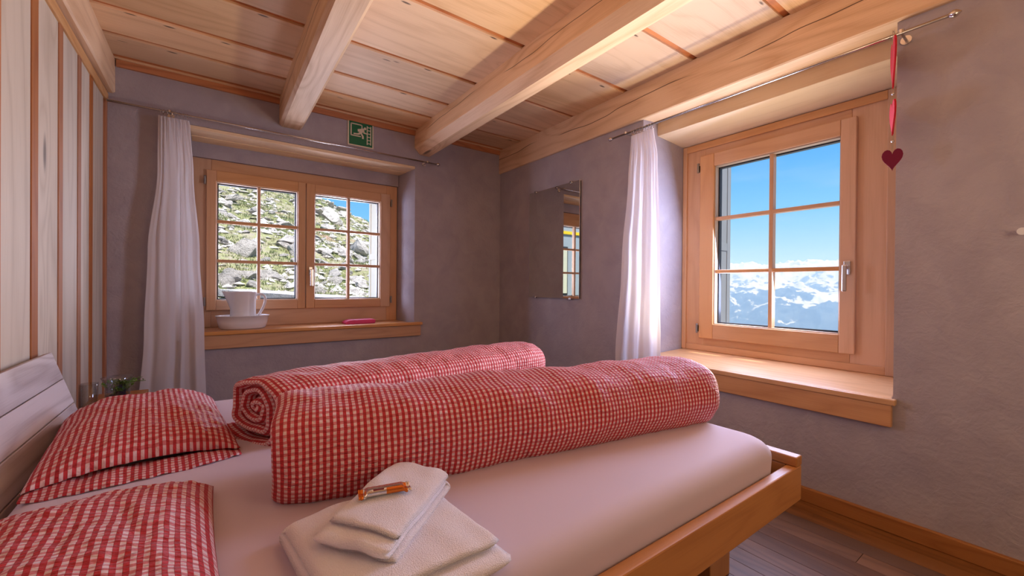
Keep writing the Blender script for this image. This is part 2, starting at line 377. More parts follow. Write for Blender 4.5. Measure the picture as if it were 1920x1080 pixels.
# back wall: opening x -0.14..1.39, z 0.66..2.02 ; splayed
b = MB()
A0, A1, A1b = -0.14, 1.392, 1.348
b.box(XL - 0.3, A0, YB, WO1, -0.2, 2.36)
b.hexa([(A1, YB, -0.2), (XR + 0.67, YB, -0.2), (A1b, 3.70, -0.2), (XR + 0.67, 3.70, -0.2), (A1, YB, 2.36), (XR + 0.67, YB, 2.36), (A1b, 3.70, 2.36), (XR + 0.67, 3.70, 2.36)])
b.box(A1b, XR + 0.67, 3.70, WO1, -0.2, 2.36)
b.box(A0, A1, YB, WO1, -0.2, 0.665)
b.box(A0, A1, YB, 3.66, 2.035, 2.36)
b.box(A0, A1b, 3.66, WO1, 1.905, 2.36)
tag(b.build('wall_back', M['wall']), kind='structure', label='mauve grey plaster wall with the double window')
# right wall
b = MB()
B0, B1 = 0.457, 1.70
b.hexa([(XR, YR, -0.2), (2.66, YR, -0.2), (XR, B0, -0.2), (2.66, 0.50, -0.2), (XR, YR, 2.36), (2.66, YR, 2.36), (XR, B0, 2.36), (2.66, 0.50, 2.36)])
b.box(2.66, WO2, YR, 0.50, -0.2, 2.36)
b.hexa([(XR, B1, -0.2), (2.66, 1.635, -0.2), (XR, YB, -0.2), (2.66, YB, -0.2), (XR, B1, 2.36), (2.66, 1.635, 2.36), (XR, YB, 2.36), (2.66, YB, 2.36)])
b.box(2.66, WO2, 1.60, YB, -0.2, 2.36)
b.box(XR, WO2, B0, B1, -0.2, 0.525)
b.box(2.50, WO2, 0.45, B1, 2.115, 2.36)
b.box(2.74, WO2, 0.5, 1.60, 0.525, 0.62); b.box(2.71, WO2, 0.5, 1.60, 1.93, 2.115)
tag(b.build('wall_right', M['wall']), kind='structure', label='mauve grey plaster wall with the single window')
# left wall: boards with recessed orange gaps
b = MB(); b.box(XL - 0.3, XL - 0.012, YR, YB, -0.2, 2.36, g=2, seed=0.3)
tag(b.build('wall_left', M['gap']), kind='structure', label='timber wall of pale vertical boards with narrow orange gaps')
b = MB(); ys = [(2.235, 2.468), (2.532, 2.759), (2.823, 2.985), (3.051, 3.298)]
y = 2.162
while y > YR:
    w = RND.uniform(0.19, 0.25); ys.append((max(y - w, YR), y)); y -= w + 0.066
for y0, y1 in ys: b.box(XL - 0.011, XL + 0.006, y0, y1, 0.0, 2.10, g=2)
o = b.build('wall_left_boards', M['panel'], bevel=0.003); tag(o, kind='structure', label='pale weathered vertical boards of the left wall')
b = MB(); yy = sorted(ys)
for (p0, p1), (q0, q1) in zip(yy, yy[1:]):
    b.box(XL - 0.011, XL + 0.009, p1 + 0.003, q0 - 0.006, 0.0, 2.08, g=2)
tag(b.build('wall_left_battens', M['batten'], bevel=0.002), kind='structure', label='narrow orange battens between the pale boards of the left wall')
b = MB(); b.box(XL - 0.01, XL + 0.016, YR, 3.375, 2.075, 2.125, g=1)
tag(b.build('trim_1', M['trimw'], bevel=0.003), kind='structure', label='narrow pine strip along the top of the left boards')
b = MB(); b.box(XL - 0.01, XL + 0.012, 3.34, 3.378, 0.0, 2.10, g=2)
tag(b.build('trim_2', M['gap'], bevel=0.003), kind='structure', label='orange corner batten beside the back wall')
b = MB(); b.box(XL - 0.2, XR, YR - 0.3, YR, -0.2, 2.36)
tag(b.build('wall_rear', M['wall']), kind='structure', label='plaster wall behind the viewer')
# ceiling boards across x, with gaps
b = MB(); seams = [3.325, 3.045, 2.752, 2.362, 1.842, 1.345, 0.872, 0.40, -0.1, -0.62, -1.1, -1.6, YR]
for a, c in zip(seams, seams[1:]):
    for x0, x1 in ((XL, 0.437), (0.437, 1.478), (1.478, XR + 0.16)):
        b.box(x0 + 0.0005, x1 - 0.0005, c + 0.005, a - 0.030, CZ, CZ + 0.022, g=0)
b.box(XL, XR + 0.2, 3.35, YB, CZ + 0.0, CZ + 0.02, g=0)
tag(b.build('ceiling', M['ceil'], bevel=0.0025), kind='structure', label='ceiling of wide pale pine boards with orange gaps')
b = MB(); b.box(XL - 0.3, XR + 0.67, YR - 0.3, WO1, CZ + 0.012, CZ + 0.07, g=0, seed=0.4)
b.box(XL + 0.05, XR, YB - 0.018, YB + 0.0, CZ - 0.040, CZ + 0.01, g=0)
tag(b.build('ceiling_backing', M['gap']), kind='structure', label='orange wood showing in the ceiling gaps')
# unseen roof slab, right eave sized to cut the sun to a strip
b = MB(); b.box(XL - 1.2, 3.03, YR - 1.2, 4.45, CZ + 0.08, CZ + 0.22, g=0)
tag(b.build('roof', M['beam']), kind='structure', label='unseen hut roof, overhanging eaves shaped to block the sun')
# baseboard
b = MB(); b.box(XR - 0.022, XR, YR, YB, 0.0, 0.066, g=1)
tag(b.build('baseboard_right', M['base'], bevel=0.004), kind='structure', label='brown wooden baseboard')
b = MB(); b.box(XL + 0.02, XR, YB - 0.02, YB, 0.0, 0.066, g=0)
tag(b.build('baseboard_back', M['base'], bevel=0.004), kind='structure', label='brown wooden baseboard of the back wall')

# beams
def beam(name, x0, x1, y0, y1, z0, z1, label, ch=0.018, endcut=0.0, mat='beam'):
    o = empty(name, ((x0 + x1) / 2, y1, z0), kind='structure', label=label)
    b = MB(); seed = RND.random()
    P = [(x0, z1), (x0, z0 + ch), (x0 + ch, z0), (x1 - ch, z0), (x1, z0 + ch), (x1, z1)]
    n = 40
    def fn(u, v):
        y = lerp(y0, y1, u); k = v * 6; i = min(int(k), 5); t = k - i
        a = P[i % 6]; c = P[(i + 1) % 6]
        per = [0, .18, .21, .33, .36, .54, .7]
        w = 0.004 * (mn.noise(Vector((y * 1.5, a[0] * 9, a[1] * 9))) if True else 0)
        return (lerp(a[0], c[0], t) + w, y, lerp(a[1], c[1], t) + (w if a[1] < z1 - .01 else 0)), (y, per[i] + (per[i + 1] - per[i]) * t)
    b.grid(fn, n, 6, closev=True, seed=seed)
    ends = [(x0, z1), (x0, z0 + ch), (x0 + ch, z0), (x1 - ch, z0), (x1, z0 + ch), (x1, z1)]
    for yy in (y0, y1): b.face([b.addv((p[0], yy, p[1])) for p in ends], [(p[0] * .1, p[1]) for p in ends], seed)
    b.build('beam_timber', M[mat], o, bevel=0)
    return o
beam('trim_3', 0.364, 0.512, YR, 3.376, 2.14, CZ + 0.004, 'pale pine ceiling beam left of the exit sign, chamfered underside')
beam('trim_4', 1.385, 1.572, YR, 3.376, 2.14, CZ + 0.004, 'thick pine ceiling beam right of the exit sign with a long crack', ch=0.05)
beam('trim_5', 2.262, 2.52, YR, 3.376, 2.11, CZ + 0.004, 'pine wall beam above the right window and curtain rail', ch=0.006)
beam('trim_6', XL - 0.02, -0.492, YR, 3.376, 2.135, CZ + 0.004, 'pine beam over the left board wall', ch=0.008)
# lintel linings
b = MB(); b.box(2.405, 2.43, B0 - 0.04, B1, 2.0225, 2.113, g=1)
b.hexa([(2.4075, B0 - 0.04, 2.0215), (2.66, B0, 1.975), (2.4075, B1, 2.0215), (2.66, 1.65, 1.975), (2.4075, B0 - 0.04, 2.045), (2.66, B0, 1.998), (2.4075, B1, 2.045), (2.66, 1.65, 1.998)], g=1)
tag(b.build('trim_7', M['lintel']), kind='structure', label='pine lintel lining over the right window recess')
b = MB(); b.box(A0, A1 + 0.0, YB + 0.002, 3.53, 2.012, 2.034, g=0); b.box(A0, A1, 3.532, 3.665, 2.008, 2.030, g=0)
tag(b.build('trim_8', M['lintel'], bevel=0.002), kind='structure', label='pine lintel lining over the left window recess')

# ------------------------------------------------------------------ windows
def window(name, T, org, frame, inner, cas, zc, zg, hinge_side, label, extra=None):
    """T(a,d,z): a along wall, d towards the room, z up. cas: list of (a0,a1,g0,g1,handle_a,hinge_a)"""
    root = empty(name, org, kind='structure', label=label)
    def ring(b, a0, a1, z0, z1, h0, h1, k0, k1, d0, d1):
        b.box(a0, h0, d0, d1, z0, z1, g=2); b.box(h1, a1, d0, d1, z0, z1, g=2)
        b.box(h0, h1, d0, d1, z0, k0, g=0); b.box(h0, h1, d0, d1, k1, z1, g=0)
    b = MB(T); ring(b, *frame, *inner, -0.07, 0.0)
    fr = b.build('window_frame', M['win'], root, bevel=0.003)
    for (a0, a1, g0, g1, ha, hg) in cas:
        b = MB(T); ring(b, a0, a1, zc[0], zc[1], g0, g1, zg[0], zg[1], -0.045, 0.022)
        c = b.build('casement', M['win'], root, bevel=0.004)
        b = MB(T); ring(b, g0 - 0.004, g1 + 0.004, zg[0] - 0.004, zg[1] + 0.004, g0 + 0.006, g1 - 0.006, zg[0] + 0.006, zg[1] - 0.006, -0.03, 0.008)
        b.build('glazing_bead', M['bead'], c, bevel=0.001)
        b = MB(T); ring(b, g0, g1, zg[0], zg[1], g0 + 0.013, g1 - 0.013, zg[0] + 0.013, zg[1] - 0.013, -0.060, -0.032)
        b.build('gasket', M['gasket'], c)
        mid = (g0 + g1) / 2
        b = MB(T); b.box(mid - 0.011, mid + 0.011, -0.04, 0.004, zg[0], zg[1], g=2)
        for k in (1, 2):
            z = lerp(zg[0], zg[1], k / 3); b.box(g0, g1, -0.039, 0.003, z - 0.011, z + 0.011, g=0)
        b.build('muntin', M['win'], c, bevel=0.004)
        b = MB(T); b.box(g0, g1, -0.030, -0.024, zg[0], zg[1]); p = b.build('pane', M['glass'], c)
        for z in (zc[0] + 0.06, zc[1] - 0.08):
            b = MB(T)
            b.tube([(hg, 0.026, z - 0.028), (hg, 0.026, z + 0.028)], 0.0065, 10); b.box(hg - 0.004, hg + 0.006, 0.0, 0.024, z - 0.02, z + 0.02)
            b.tube([(hg, 0.026, z + 0.028), (hg, 0.026, z + 0.034)], [0.0085, 0.006], 10)
            b.build('hinge', M['darksteel'], c, smooth=False)
        if ha is not None:
            z = 1.115; b = MB(T)
            b.box(ha - 0.014, ha + 0.014, 0.022, 0.032, z - 0.035, z + 0.035)
            b.tube([(ha, 0.03, z), (ha, 0.066, z)], 0.009, 12)
            hb = b.build('handle', M['steel'], c, bevel=0.003)
            b = MB(T); b.box(ha - 0.010, ha + 0.010, 0.060, 0.074, z - 0.122, z + 0.014)
            b.build('lever', M['steel'], hb, bevel=0.005)
    return root, fr

T1 = lambda a, d, z: (a, 3.68 - d, z)
w1, _ = window('window_1', T1, (0.6, 3.68, 0.69), (-0.139, 1.344, 0.69, 1.904), (-0.03, 1.25, 0.84, 1.80),
    [(-0.058, 0.584, 0.0, 0.528, None, -0.066), (0.589, 1.275, 0.652, 1.188, 0.622, 1.284)], (0.815, 1.824), (0.886, 1.748), 0, 'wooden double casement window with twelve panes looking onto the hillside')
b = MB(); b.box(A0 + 0.002, A1b - 0.004, YB, 3.735, 0.666, 0.6898, g=0); b.box(-0.155, 1.452, YB - 0.045, YB, 0.666, 0.690, g=0)
s1 = b.build('sill_board', M['sill'], w1, bevel=0.004)
b = MB(); b.box(-0.15, 1.442, YB - 0.028, YB - 0.001, 0.574, 0.666, g=0); b.build('sill_apron', M['sill'], w1, bevel=0.003)
b = MB(); b.box(A0, A1b, 3.752, WO1 + 0.02, 0.60, 0.66, g=0); b.build('outer_sill', M['white'], w1, bevel=0.003)

T2 = lambda a, d, z: (2.65 - d, a, z)
w2, _ = window('window_2', T2, (2.65, 1.07, 0.58), (0.502, 1.636, 0.55, 1.974), (0.70, 1.48, 0.71, 1.86),
    [(0.676, 1.506, 0.742, 1.412, 0.708, 1.516)], (0.672, 1.884), (0.768, 1.802), 0, 'wooden six pane casement window looking onto snowy mountains')
b = MB(T2); b.box(0.502, 0.560, 0.0, 0.012, 0.585, 1.974, g=2); b.box(1.606, 1.636, 0.0, 0.012, 0.585, 1.974, g=2)
b.box(0.56, 1.606, 0.0, 0.012, 1.93, 1.974, g=0); b.box(0.56, 1.606, 0.0, 0.008, 0.585, 0.625, g=0)
b.build('frame_moulding', M['win'], w2, bevel=0.003)
b = MB(); b.hexa([(XR, B0 + 0.003, 0.528), (2.652, 0.502, 0.555), (XR, B1 - 0.005, 0.528), (2.652, 1.63, 0.555), (XR, B0 + 0.003, 0.553), (2.652, 0.502, 0.585), (XR, B1 - 0.005, 0.553), (2.652, 1.63, 0.585)], g=1)
b.box(XR - 0.032, XR, B0 - 0.012, B1 + 0.07, 0.528, 0.553, g=1)
b.build('sill_board', M['sill2'], w2, bevel=0.004)
b = MB(); b.box(XR - 0.026, XR - 0.001, B0 + 0.0, B1 + 0.06, 0.437, 0.528, g=1); b.build('sill_apron', M['sill'], w2, bevel=0.003)

# shutters outside
def shutter(name, T, w, z0, z1, mat, label, org):
    r = empty(name, org, label=label, cat='shutter')
    b = MB(T); t = 0.03
    b.box(0, 0.05, -t, 0, z0, z1, g=2); b.box(w - 0.05, w, -t, 0, z0, z1, g=2)
    for z in (z0, (z0 + z1) / 2 - 0.03, z1 - 0.06): b.box(0.05, w - 0.05, -t, 0, z, z + 0.06, g=0)
    b.build('shutter_frame', mat, r, bevel=0.002)
    b = MB(T); b.box(0.05, w - 0.05, -t + 0.008, -0.004, z0 + 0.06, z1 - 0.06, g=2); b.build('shutter_panel', mat, r)
    b = MB(T); b.tube([(w * .12, 0.006, z0 + 0.47), (w * .16, 0.012, z0 + 0.44), (w * .38, 0.012, z0 + 0.20), (w * .36, 0.006, z0 + 0.17)], 0.004, 6)
    b.build('hook', M['steel'], r)
    b = MB(T)
    for z in (z0 + 0.03, z1 - 0.2):
        b = MB(T); b.box(w, w + 0.006, -0.02, -0.01, z, z + 0.08); b.build('hinge_plate', M['darksteel'], r)
    return r
shutter('window_shutter', lambda a, d, z: (2.855 + a, 1.605 - d, z), 0.39, 0.62, 2.02, M['shutter2'], 'pale grey open shutter outside the right window', (2.86, 1.6, 0.62))
shutter('window_shutter', lambda a, d, z: (1.30 + d, 4.01 + a, z), 0.27, 0.60, 1.98, M['shutter'], 'cream painted open shutter outside the left window', (1.3, 4.01, 0.6))

# ------------------------------------------------------------------ curtain rails
def rod(name, p0, p1, brackets, label, ends, wall):
    r = empty(name, p0, label=label, cat='curtain rod')
    b = MB(); b.tube([p0, p1], 0.0065, 12); b.build('rod', M['steel'], r, smooth=True)
    for e in ends:
        p = Vector(p0 if e == 0 else p1); dr = (Vector(p1) - Vector(p0)).normalized() * (-1 if e == 0 else 1)
        b = MB(); pts = []; rs = []
        for k in range(9):
            t = k / 8; pts.append(p + dr * (0.034 * t)); rs.append(0.0075 if k == 0 else max(0.002, 0.0145 * math.sin(PI * (0.12 + 0.86 * t))))
        b.tube(pts, rs, 14); b.build('finial', M['steel'], r, smooth=True)
    for q, w in brackets:
        b = MB(); q = Vector(q); w = Vector(w); b.tube([q, w], 0.005, 8); b.tube([q + Vector((0, 0, -0.002)) , q + Vector((0, 0, 0.012))], 0.010, 10)
        d = (w - q).normalized(); b.tube([w - d * 0.004, w], 0.018, 14); b.build('bracket', M['steel'], r, smooth=False)
    return r
rod('curtain_rod', (-0.515, 3.30, 2.062), (1.555, 3.30, 2.062), [((-0.235, 3.30, 2.062), (-0.235, YB, 2.062)), ((1.47, 3.30, 2.062), (1.47, YB, 2.062))], 'thin steel curtain rod above the left double window', [1], 0)
rod('curtain_rod', (2.20, 0.30, 2.022), (2.20, 1.895, 2.022), [((2.20, 0.43, 2.022), (2.28, 0.43, 2.022)), ((2.20, 1.78, 2.022), (2.28, 1.78, 2.022))], 'thin steel curtain rod with ball ends above the right window', [0, 1], 0)

def curtain(name, T, tabL, tabR, ztop, zbot, ribs, amp, label, rod_z, nr, org, seed):
    r = empty(name, org, label=label, cat='curtain')
    rr = random.Random(seed); ph = [rr.uniform(0, 6) for _ in range(4)]
    def fn(u, v):
        z = lerp(ztop, zbot, v)
        L = interp(tabL, z); R = interp(tabR, z)
        uu = u + 0.025 * math.sin(2 * PI * u * 2 + ph[0] + v) * math.sin(PI * u)
        a = lerp(L, R, uu)
        wd = abs(R - L)
        q_ = math.exp(-v * 9)
        uw = u + 0.10 * mn.noise(Vector((u * 2.2, v * 0.8, seed)))
        d = amp * (q_ * 0.7 * math.sin(2 * PI * nr * u) + (1 - q_) * (0.75 * math.sin(2 * PI * ribs * uw + ph[1]) + 0.5 * math.sin(2 * PI * ribs * 0.41 * uw + ph[2] + 0.8 * v) + 0.22 * math.sin(2 * PI * ribs * 2.3 * uw + ph[3]) * (1 - .5 * v)))
        d += 0.004 * mn.noise(Vector((u * 8, v * 12, seed)))
        zz = z + (0.004 * math.sin(2 * PI * u * nr) if v < 0.01 else 0)
        return T(a, d, zz), (a, z)
    b = MB(); b.grid(fn, 130, 70)
    b.build('curtain_fabric', M['curtain'], r, smooth=True)
    for k in range(nr):
        u = (k + 0.5) / nr; a = lerp(interp(tabL, ztop), interp(tabR, ztop), u) + rr.uniform(-0.003, 0.003)
        b = MB(); pts = []
        tl = rr.uniform(-0.5, 0.5)
        for q in range(14):
            t = 2 * PI * q / 14; pts.append(T(a + 0.006 * math.sin(t) * tl, 0.0155 * math.cos(t), rod_z - 0.006 + 0.0155 * math.sin(t)))
        b.tube(pts, 0.0013, 6, closed=True); b.build('curtain_ring', M['steel'], r, smooth=True)
    return r
curtain('curtain', lambda a, d, z: (a, 3.30 + d, z), [(0.1, -0.385), (0.7, -0.350), (1.2, -0.335), (1.7, -0.292), (2.035, -0.290)], [(0.1, -0.045), (0.7, -0.060), (1.2, -0.085), (1.7, -0.118), (2.0, -0.135), (2.035, -0.142)],
        2.032, 0.08, 3.6, 0.015, 'long sheer white curtain hanging beside the left double window', 2.062, 8, (-0.2, 3.3, 0.08), 3)
curtain('curtain', lambda a, d, z: (2.20 + d, a, z), [(0.1, 1.87), (0.5, 1.850), (1.2, 1.80), (1.7, 1.755), (2.0, 1.735)], [(0.1, 1.50), (0.5, 1.507), (1.2, 1.520), (1.8, 1.540), (2.0, 1.565)],
        1.995, 0.08, 3.2, 0.016, 'long sheer white curtain hanging beside the right mountain window', 2.022, 8, (2.2, 1.7, 0.08), 8)

# ------------------------------------------------------------------ mirror
r = empty('wall_mirror', (2.275, 2.57, 0.912), label='rectangular frameless mirror hung on the right plaster wall', cat='mirror')
b = MB(); b.box(2.262, 2.268, 2.262, 2.886, 0.912, 1.828); b.build('mirror_glass', M['mirror'], r, bevel=0.0015)
b = MB(); b.box(2.2682, 2.279, 2.266, 2.882, 0.916, 1.824); b.build('mirror_backing', M['gasket'], r)
for y in (2.36, 2.80):
    for z in (0.912, 1.828):
        b = MB(); b.box(2.256, 2.2795, y - 0.012, y + 0.012, z - 0.008, z + 0.008); b.build('mirror_clip', M['steel'], r, bevel=0.002)

# ------------------------------------------------------------------ exit sign
r = empty('emergency_exit_sign', (0.932, 3.377, 2.107), label='square green emergency exit sign with running figure and ladder', cat='sign')
SW = 0.2; sxx, szz = 0.832, 2.106
def sg(d): return lambda a, c, t: (sxx + a * SW, 3.372 - d - t, szz + c * SW)
b = MB(); b.prism([(0, 0), (1, 0), (1, 1), (0, 1)], sg(0), 0.0); b = MB(); b.box(sxx, sxx + SW, 3.372, 3.3785, szz, szz + SW); b.build('sign_plate', M['cream'], r)
b = MB(); b.prism([(.05, .05), (.95, .05), (.95, .95), (.05, .95)], sg(0.0), 0.001); b.build('green_field', M['green'], r)
b = MB(); f = sg(0.001)
def bar(x0, x1, z0, z1): b.prism([(x0, z0), (x1, z0), (x1, z1), (x0, z1)], f, 0.0008)
bar(.10, .145, .40, .88); bar(.10, .56, .845, .885); bar(.52, .56, .70, .885); bar(.10, .50, .385, .425)
b.build('door_symbol', M['cream'], r)
b = MB()
bar(.73, .765, .13, .88); bar(.87, .905, .13, .88)
for z in (.17, .30, .43, .56, .69, .81): bar(.765, .87, z, z + .03)
b.build('ladder_symbol', M['cream'], r)
b = MB(); f = sg(0.0014)
b.prism([(.66 + .05 * math.cos(t * PI / 8), .755 + .055 * math.sin(t * PI / 8)) for t in range(16)], f, 0.0008)
b.prism([(.37, .68), (.62, .75), (.62, .66), (.52, .50), (.44, .56)], f, 0.0008)
b.prism([(.37, .68), (.44, .69), (.44, .60), (.38, .58)], f, 0.0009)
b.prism([(.44, .56), (.52, .52), (.42, .46), (.22, .45), (.22, .50), (.36, .51)], f, 0.00085)
b.prism([(.46, .56), (.55, .53), (.61, .44), (.61, .33), (.54, .33), (.54, .42)], f, 0.00075)
b.prism([(.57, .70), (.62, .74), (.64, .60), (.75, .58), (.75, .54), (.60, .55)], f, 0.0007)
b.build('running_figure_symbol', M['cream'], r)

# ------------------------------------------------------------------ bed
bed = empty('bed', (0.6, 1.48, 0.0), label='large low pine double bed frame with slanted whitewashed headboard', cat='bed')
BY0, BY1 = 0.547, 2.25
def part(name, boxes, mat, parent, bev=0.004, g=0):
    b = MB()
    for q in boxes: b.box(*q, g=g)
    return b.build(name, mat, parent, bevel=bev)
part('side_rail', [(-0.44, 1.598, BY0, BY0 + 0.032, 0.298, 0.415)], M['bed'], bed)
part('side_rail', [(-0.44, 1.598, BY1 - 0.032, BY1, 0.298, 0.415)], M['bed'], bed)
part('footboard', [(1.555, 1.598, BY0 - 0.001, BY1 + 0.001, 0.4155, 0.448), (1.558, 1.597, BY0 + 0.033, BY1 - 0.033, 0.30, 0.4150)], M['bed'], bed, g=1)
for (x0, y0) in ((1.345, 0.72), (1.345, 2.0), (-0.38, 0.72), (-0.38, 2.0)):
    part('leg', [(x0, x0 + 0.13, y0, y0 + 0.12, 0.0, 0.298)], M['bed'], bed, g=2)
part('slat_base', [(-0.40, 1.55, BY0 + 0.033, BY1 - 0.033, 0.285, 0.318)], M['bed'], bed)
hbn = Vector((0.098, 0, -0.303)); L = 0.32
def hb(t, d):  # t along slope 0 bottom..1 top ; d outwards thickness
    x = lerp(-0.382, -0.495, t); z = lerp(0.377, 0.748, t); n = Vector((0.381, 0, 0.116)).normalized()
    return x - n.x * d, z - n.z * d
for k, (t0, t1) in enumerate(((0.0, 0.232), (0.238, 0.470), (0.476, 0.722), (0.728, 1.0))):
    b = MB(); yo = 0.0
    P = []
    (xa, za), (xb, zb), (xc, zc), (xd, zd) = hb(t0, 0.0), hb(t0, 0.024), hb(t1, 0.0), hb(t1, 0.024)
    for (xx, zz) in ((xb, zb), (xa, za)): pass
    def pt(x, z, y): return (x, y, z)
    P = [pt(xb, zb, 0.50), pt(xa, za, 0.50), pt(xb, zb, 2.24), pt(xa, za, 2.24), pt(xd, zd, 0.50), pt(xc, zc, 0.50), pt(xd, zd, 2.24), pt(xc, zc, 2.24)]
    b.hexa(P, g=1); b.build('headboard_plank', M['head'], bed, bevel=0.003)
for y in (0.65, 2.05):
    b = MB(); (xa, za), (xc, zc) = hb(0.0, 0.025), hb(0.93, 0.025)
    b.hexa([(xa - .03, y, za), (xa, y, za), (xa - .03, y + .06, za), (xa, y + .06, za), (xc - 0.012, y, zc), (xc, y, zc), (xc - 0.012, y + .06, zc), (xc, y + .06, zc)], g=2); b.build('headboard_support', M['bed'], bed)
# mattress with fitted sheet
def rounded_slab(b, x0, x1, y0, y1, z0, z1, r, nx, ny, sag=0.0, tz=None, dn=0.0, prof=10):
    """rounded box: top grid + sides with rounded edge profile"""
    cx, cyy = (x0 + x1) / 2, (y0 + y1) / 2
    # perimeter param
    rc = 0.07
    def se(u):
        w, h = (x1 - x0) / 2, (y1 - y0) / 2; Lx, Ly, A = 2 * (w - rc), 2 * (h - rc), rc * PI / 2; T = 2 * Lx + 2 * Ly + 4 * A; d = (u % 1.0) * T
        segs = [(Ly, 0), (A, 1), (Lx, 2), (A, 3), (Ly, 4), (A, 5), (Lx, 6), (A, 7)]
        for ln, k in segs:
            if d <= ln + 1e-9: break
            d -= ln
        t = d / ln; q = k // 2
        if k % 2 == 0: X, Y = [(w, lerp(-h + rc, h - rc, t)), (lerp(w - rc, -w + rc, t), h), (-w, lerp(h - rc, -h + rc, t)), (lerp(-w + rc, w - rc, t), -h)][q]
        else:
            a = (q + t) * PI / 2; ccx, ccy = [(w - rc, h - rc), (-w + rc, h - rc), (-w + rc, -h + rc), (w - rc, -h + rc)][q]; X, Y = ccx + rc * math.cos(a), ccy + rc * math.sin(a)
        return X / w, Y / h
    def fn(u, v):
        px, py = se(u)
        # v: 0 center top .. .5 edge top .. 1 bottom
        if v < 0.7:
            t = v / 0.7; k = t; z = z1; inset = r * 1.0
            X = cx + px * (x1 - cx - inset) * k; Y = cyy + py * (y1 - cyy - inset) * k
        else:
            t = (v - 0.7) / 0.3
            if t < 0.6:
                a = t / 0.6 * PI / 2; inset = r * (1 - math.sin(a)); z = z1 - r * (1 - math.cos(a))
            else:
                inset = 0.006 * (t - .6) / .4; z = lerp(z1 - r, z0, (t - 0.6) / 0.4)
            X = cx + px * (x1 - cx - inset); Y = cyy + py * (y1 - cyy - inset)
        if dn: z += dn * mn.noise(Vector((X * 4, Y * 4, z * 4)))
        return (X, Y, z), (X, Y)
    b.grid(fn, nx, ny, closeu=True)
b = MB(); rounded_slab(b, -0.385, 1.522, 0.585, 2.205, 0.322, 0.508, 0.055, 300, 60, dn=0.004)
mt = b.build('mattress', M['sheet'], origin=(0.56, 1.49, 0.322), smooth=True, weld=True); tag(mt, 'wide mattress under a smooth pinkish white fitted sheet', 'mattress')

# ------------------------------------------------------------------ rolled duvets
def duvet_roll(name, c0, c1, hw, hh, turns, th, label, seed, zb=0.504, start=0.9, skew=0.0):
    """c0,c1 (x,y) ends of axis. spiral sheet extruded along the axis, ends rounded"""
    c0 = Vector((*c0, 0)); c1 = Vector((*c1, 0)); ax = (c1 - c0); Lg = ax.length; ax.normalize(); sd = Vector((-ax.y, ax.x, 0))
    nS = int(90 * turns); nX = 150
    # spiral centreline (side coordinate s, height z), outer to inner
    pts = []; nor = []; arc = [0.0]
    Th = turns * 2 * PI; r_in = 0.10
    def cl(t):
        a = start - t * Th; k = 1 - (1 - r_in) * (t ** 0.95) - th * 0.5 / hh
        sq = lambda q: math.copysign(abs(q) ** 0.82, q)
        s = sq(math.cos(a)) * (hw) * k; z = sq(math.sin(a)) * (hh) * k
        w = 1 + (0.07 + 0.22 * t) * mn.noise(Vector((math.cos(a) * 1.5, math.sin(a) * 1.5, seed + t * 4)))
        s *= w; z *= w
        return s, z
    for i in range(nS + 1): pts.append(cl(i / nS))
    for i in range(nS + 1):
        a = pts[max(i - 1, 0)]; c = pts[min(i + 1, nS)]; t = Vector((c[0] - a[0], c[1] - a[1])).normalized(); nor.append((t.y, -t.x))
        if i: arc.append(arc[-1] + math.hypot(pts[i][0] - pts[i - 1][0], pts[i][1] - pts[i - 1][1]))
    er = 0.055
    def surf(i, x, side):
        t = i / nS
        xl = x * Lg
        # end retract for inner windings makes a cupped swirl, ragged edge
        rag = 0.010 * mn.noise(Vector((i * 0.07, seed, 0 if x < .5 else 9)))
        e = min(xl, Lg - xl)
        k = min(1.0, e / er); half = th * 0.5 * math.sqrt(max(0.0, 1 - (1 - k) ** 2))
        tail = min(1.0, i / 14.0); half *= math.sqrt(max(0.0, 1 - (1 - tail) ** 2)); tail2 = min(1.0, (nS - i) / 14.0); half *= math.sqrt(max(0.0, 1 - (1 - tail2) ** 2))
        s, z = pts[i]; n = nor[i]
        pk = 0.010 * mn.noise(Vector((xl * 7 + seed, arc[i] * 9, seed))) + 0.004 * mn.noise(Vector((xl * 22, arc[i] * 26, seed)))
        # soft shrink at ends of the outer windings
        shr = 1 - 0.05 * (1 - min(1, e / 0.10)) ** 2
        s2 = (s + n[0] * side * half) * shr + n[0] * pk; z2 = (z + n[1] * side * half) * shr + n[1] * pk
        zz = z2; lim = -hh * 0.80
        if zz < lim: zz = lim + (zz - lim) * 0.12; s2 *= 1.0
        xr = xl + (rag + (0.02 * t if xl < Lg / 2 else -0.02 * t)) * (1 - min(1, e / 0.12)) - skew * s2 * max(0.0, 1 - x * 1.6)
        p = c0 + ax * xr + sd * s2
        return (p.x, p.y, zb + hh * 0.82 + zz)
    b = MB()
    def xmap(u):  # denser at ends
        n0 = 10
        k = u * nX
        if k < n0: return (er / Lg) * (1 - math.cos(k / n0 * PI / 2))
        if k > nX - n0: return 1 - (er / Lg) * (1 - math.cos((nX - k) / n0 * PI / 2))
        return lerp(er / Lg, 1 - er / Lg, (k - n0) / (nX - 2 * n0))
    xs = [xmap(q / nX) for q in range(nX + 1)]
    for side in (1, -1):
        def fn(u, v):
            i = round(u * nS); x = xs[round(v * nX)]
            return surf(i, x, side), (x * Lg, arc[i] + (0 if side > 0 else 0.007))
        b.grid(fn, nS, nX)
    o = b.build(name, M['ging'], origin=((c0 + c1) / 2 + Vector((0, 0, zb)))[:], smooth=True, weld=True)
    tag(o, label, 'duvet', 'rolled gingham duvets'); return o
duvet_roll('rolled_duvet', (0.116, 1.162), (1.540, 0.922), 0.178, 0.139, 3.3, 0.037, 'nearer rolled duvet in red and white gingham, behind the towels', 2.3, start=-1.35)
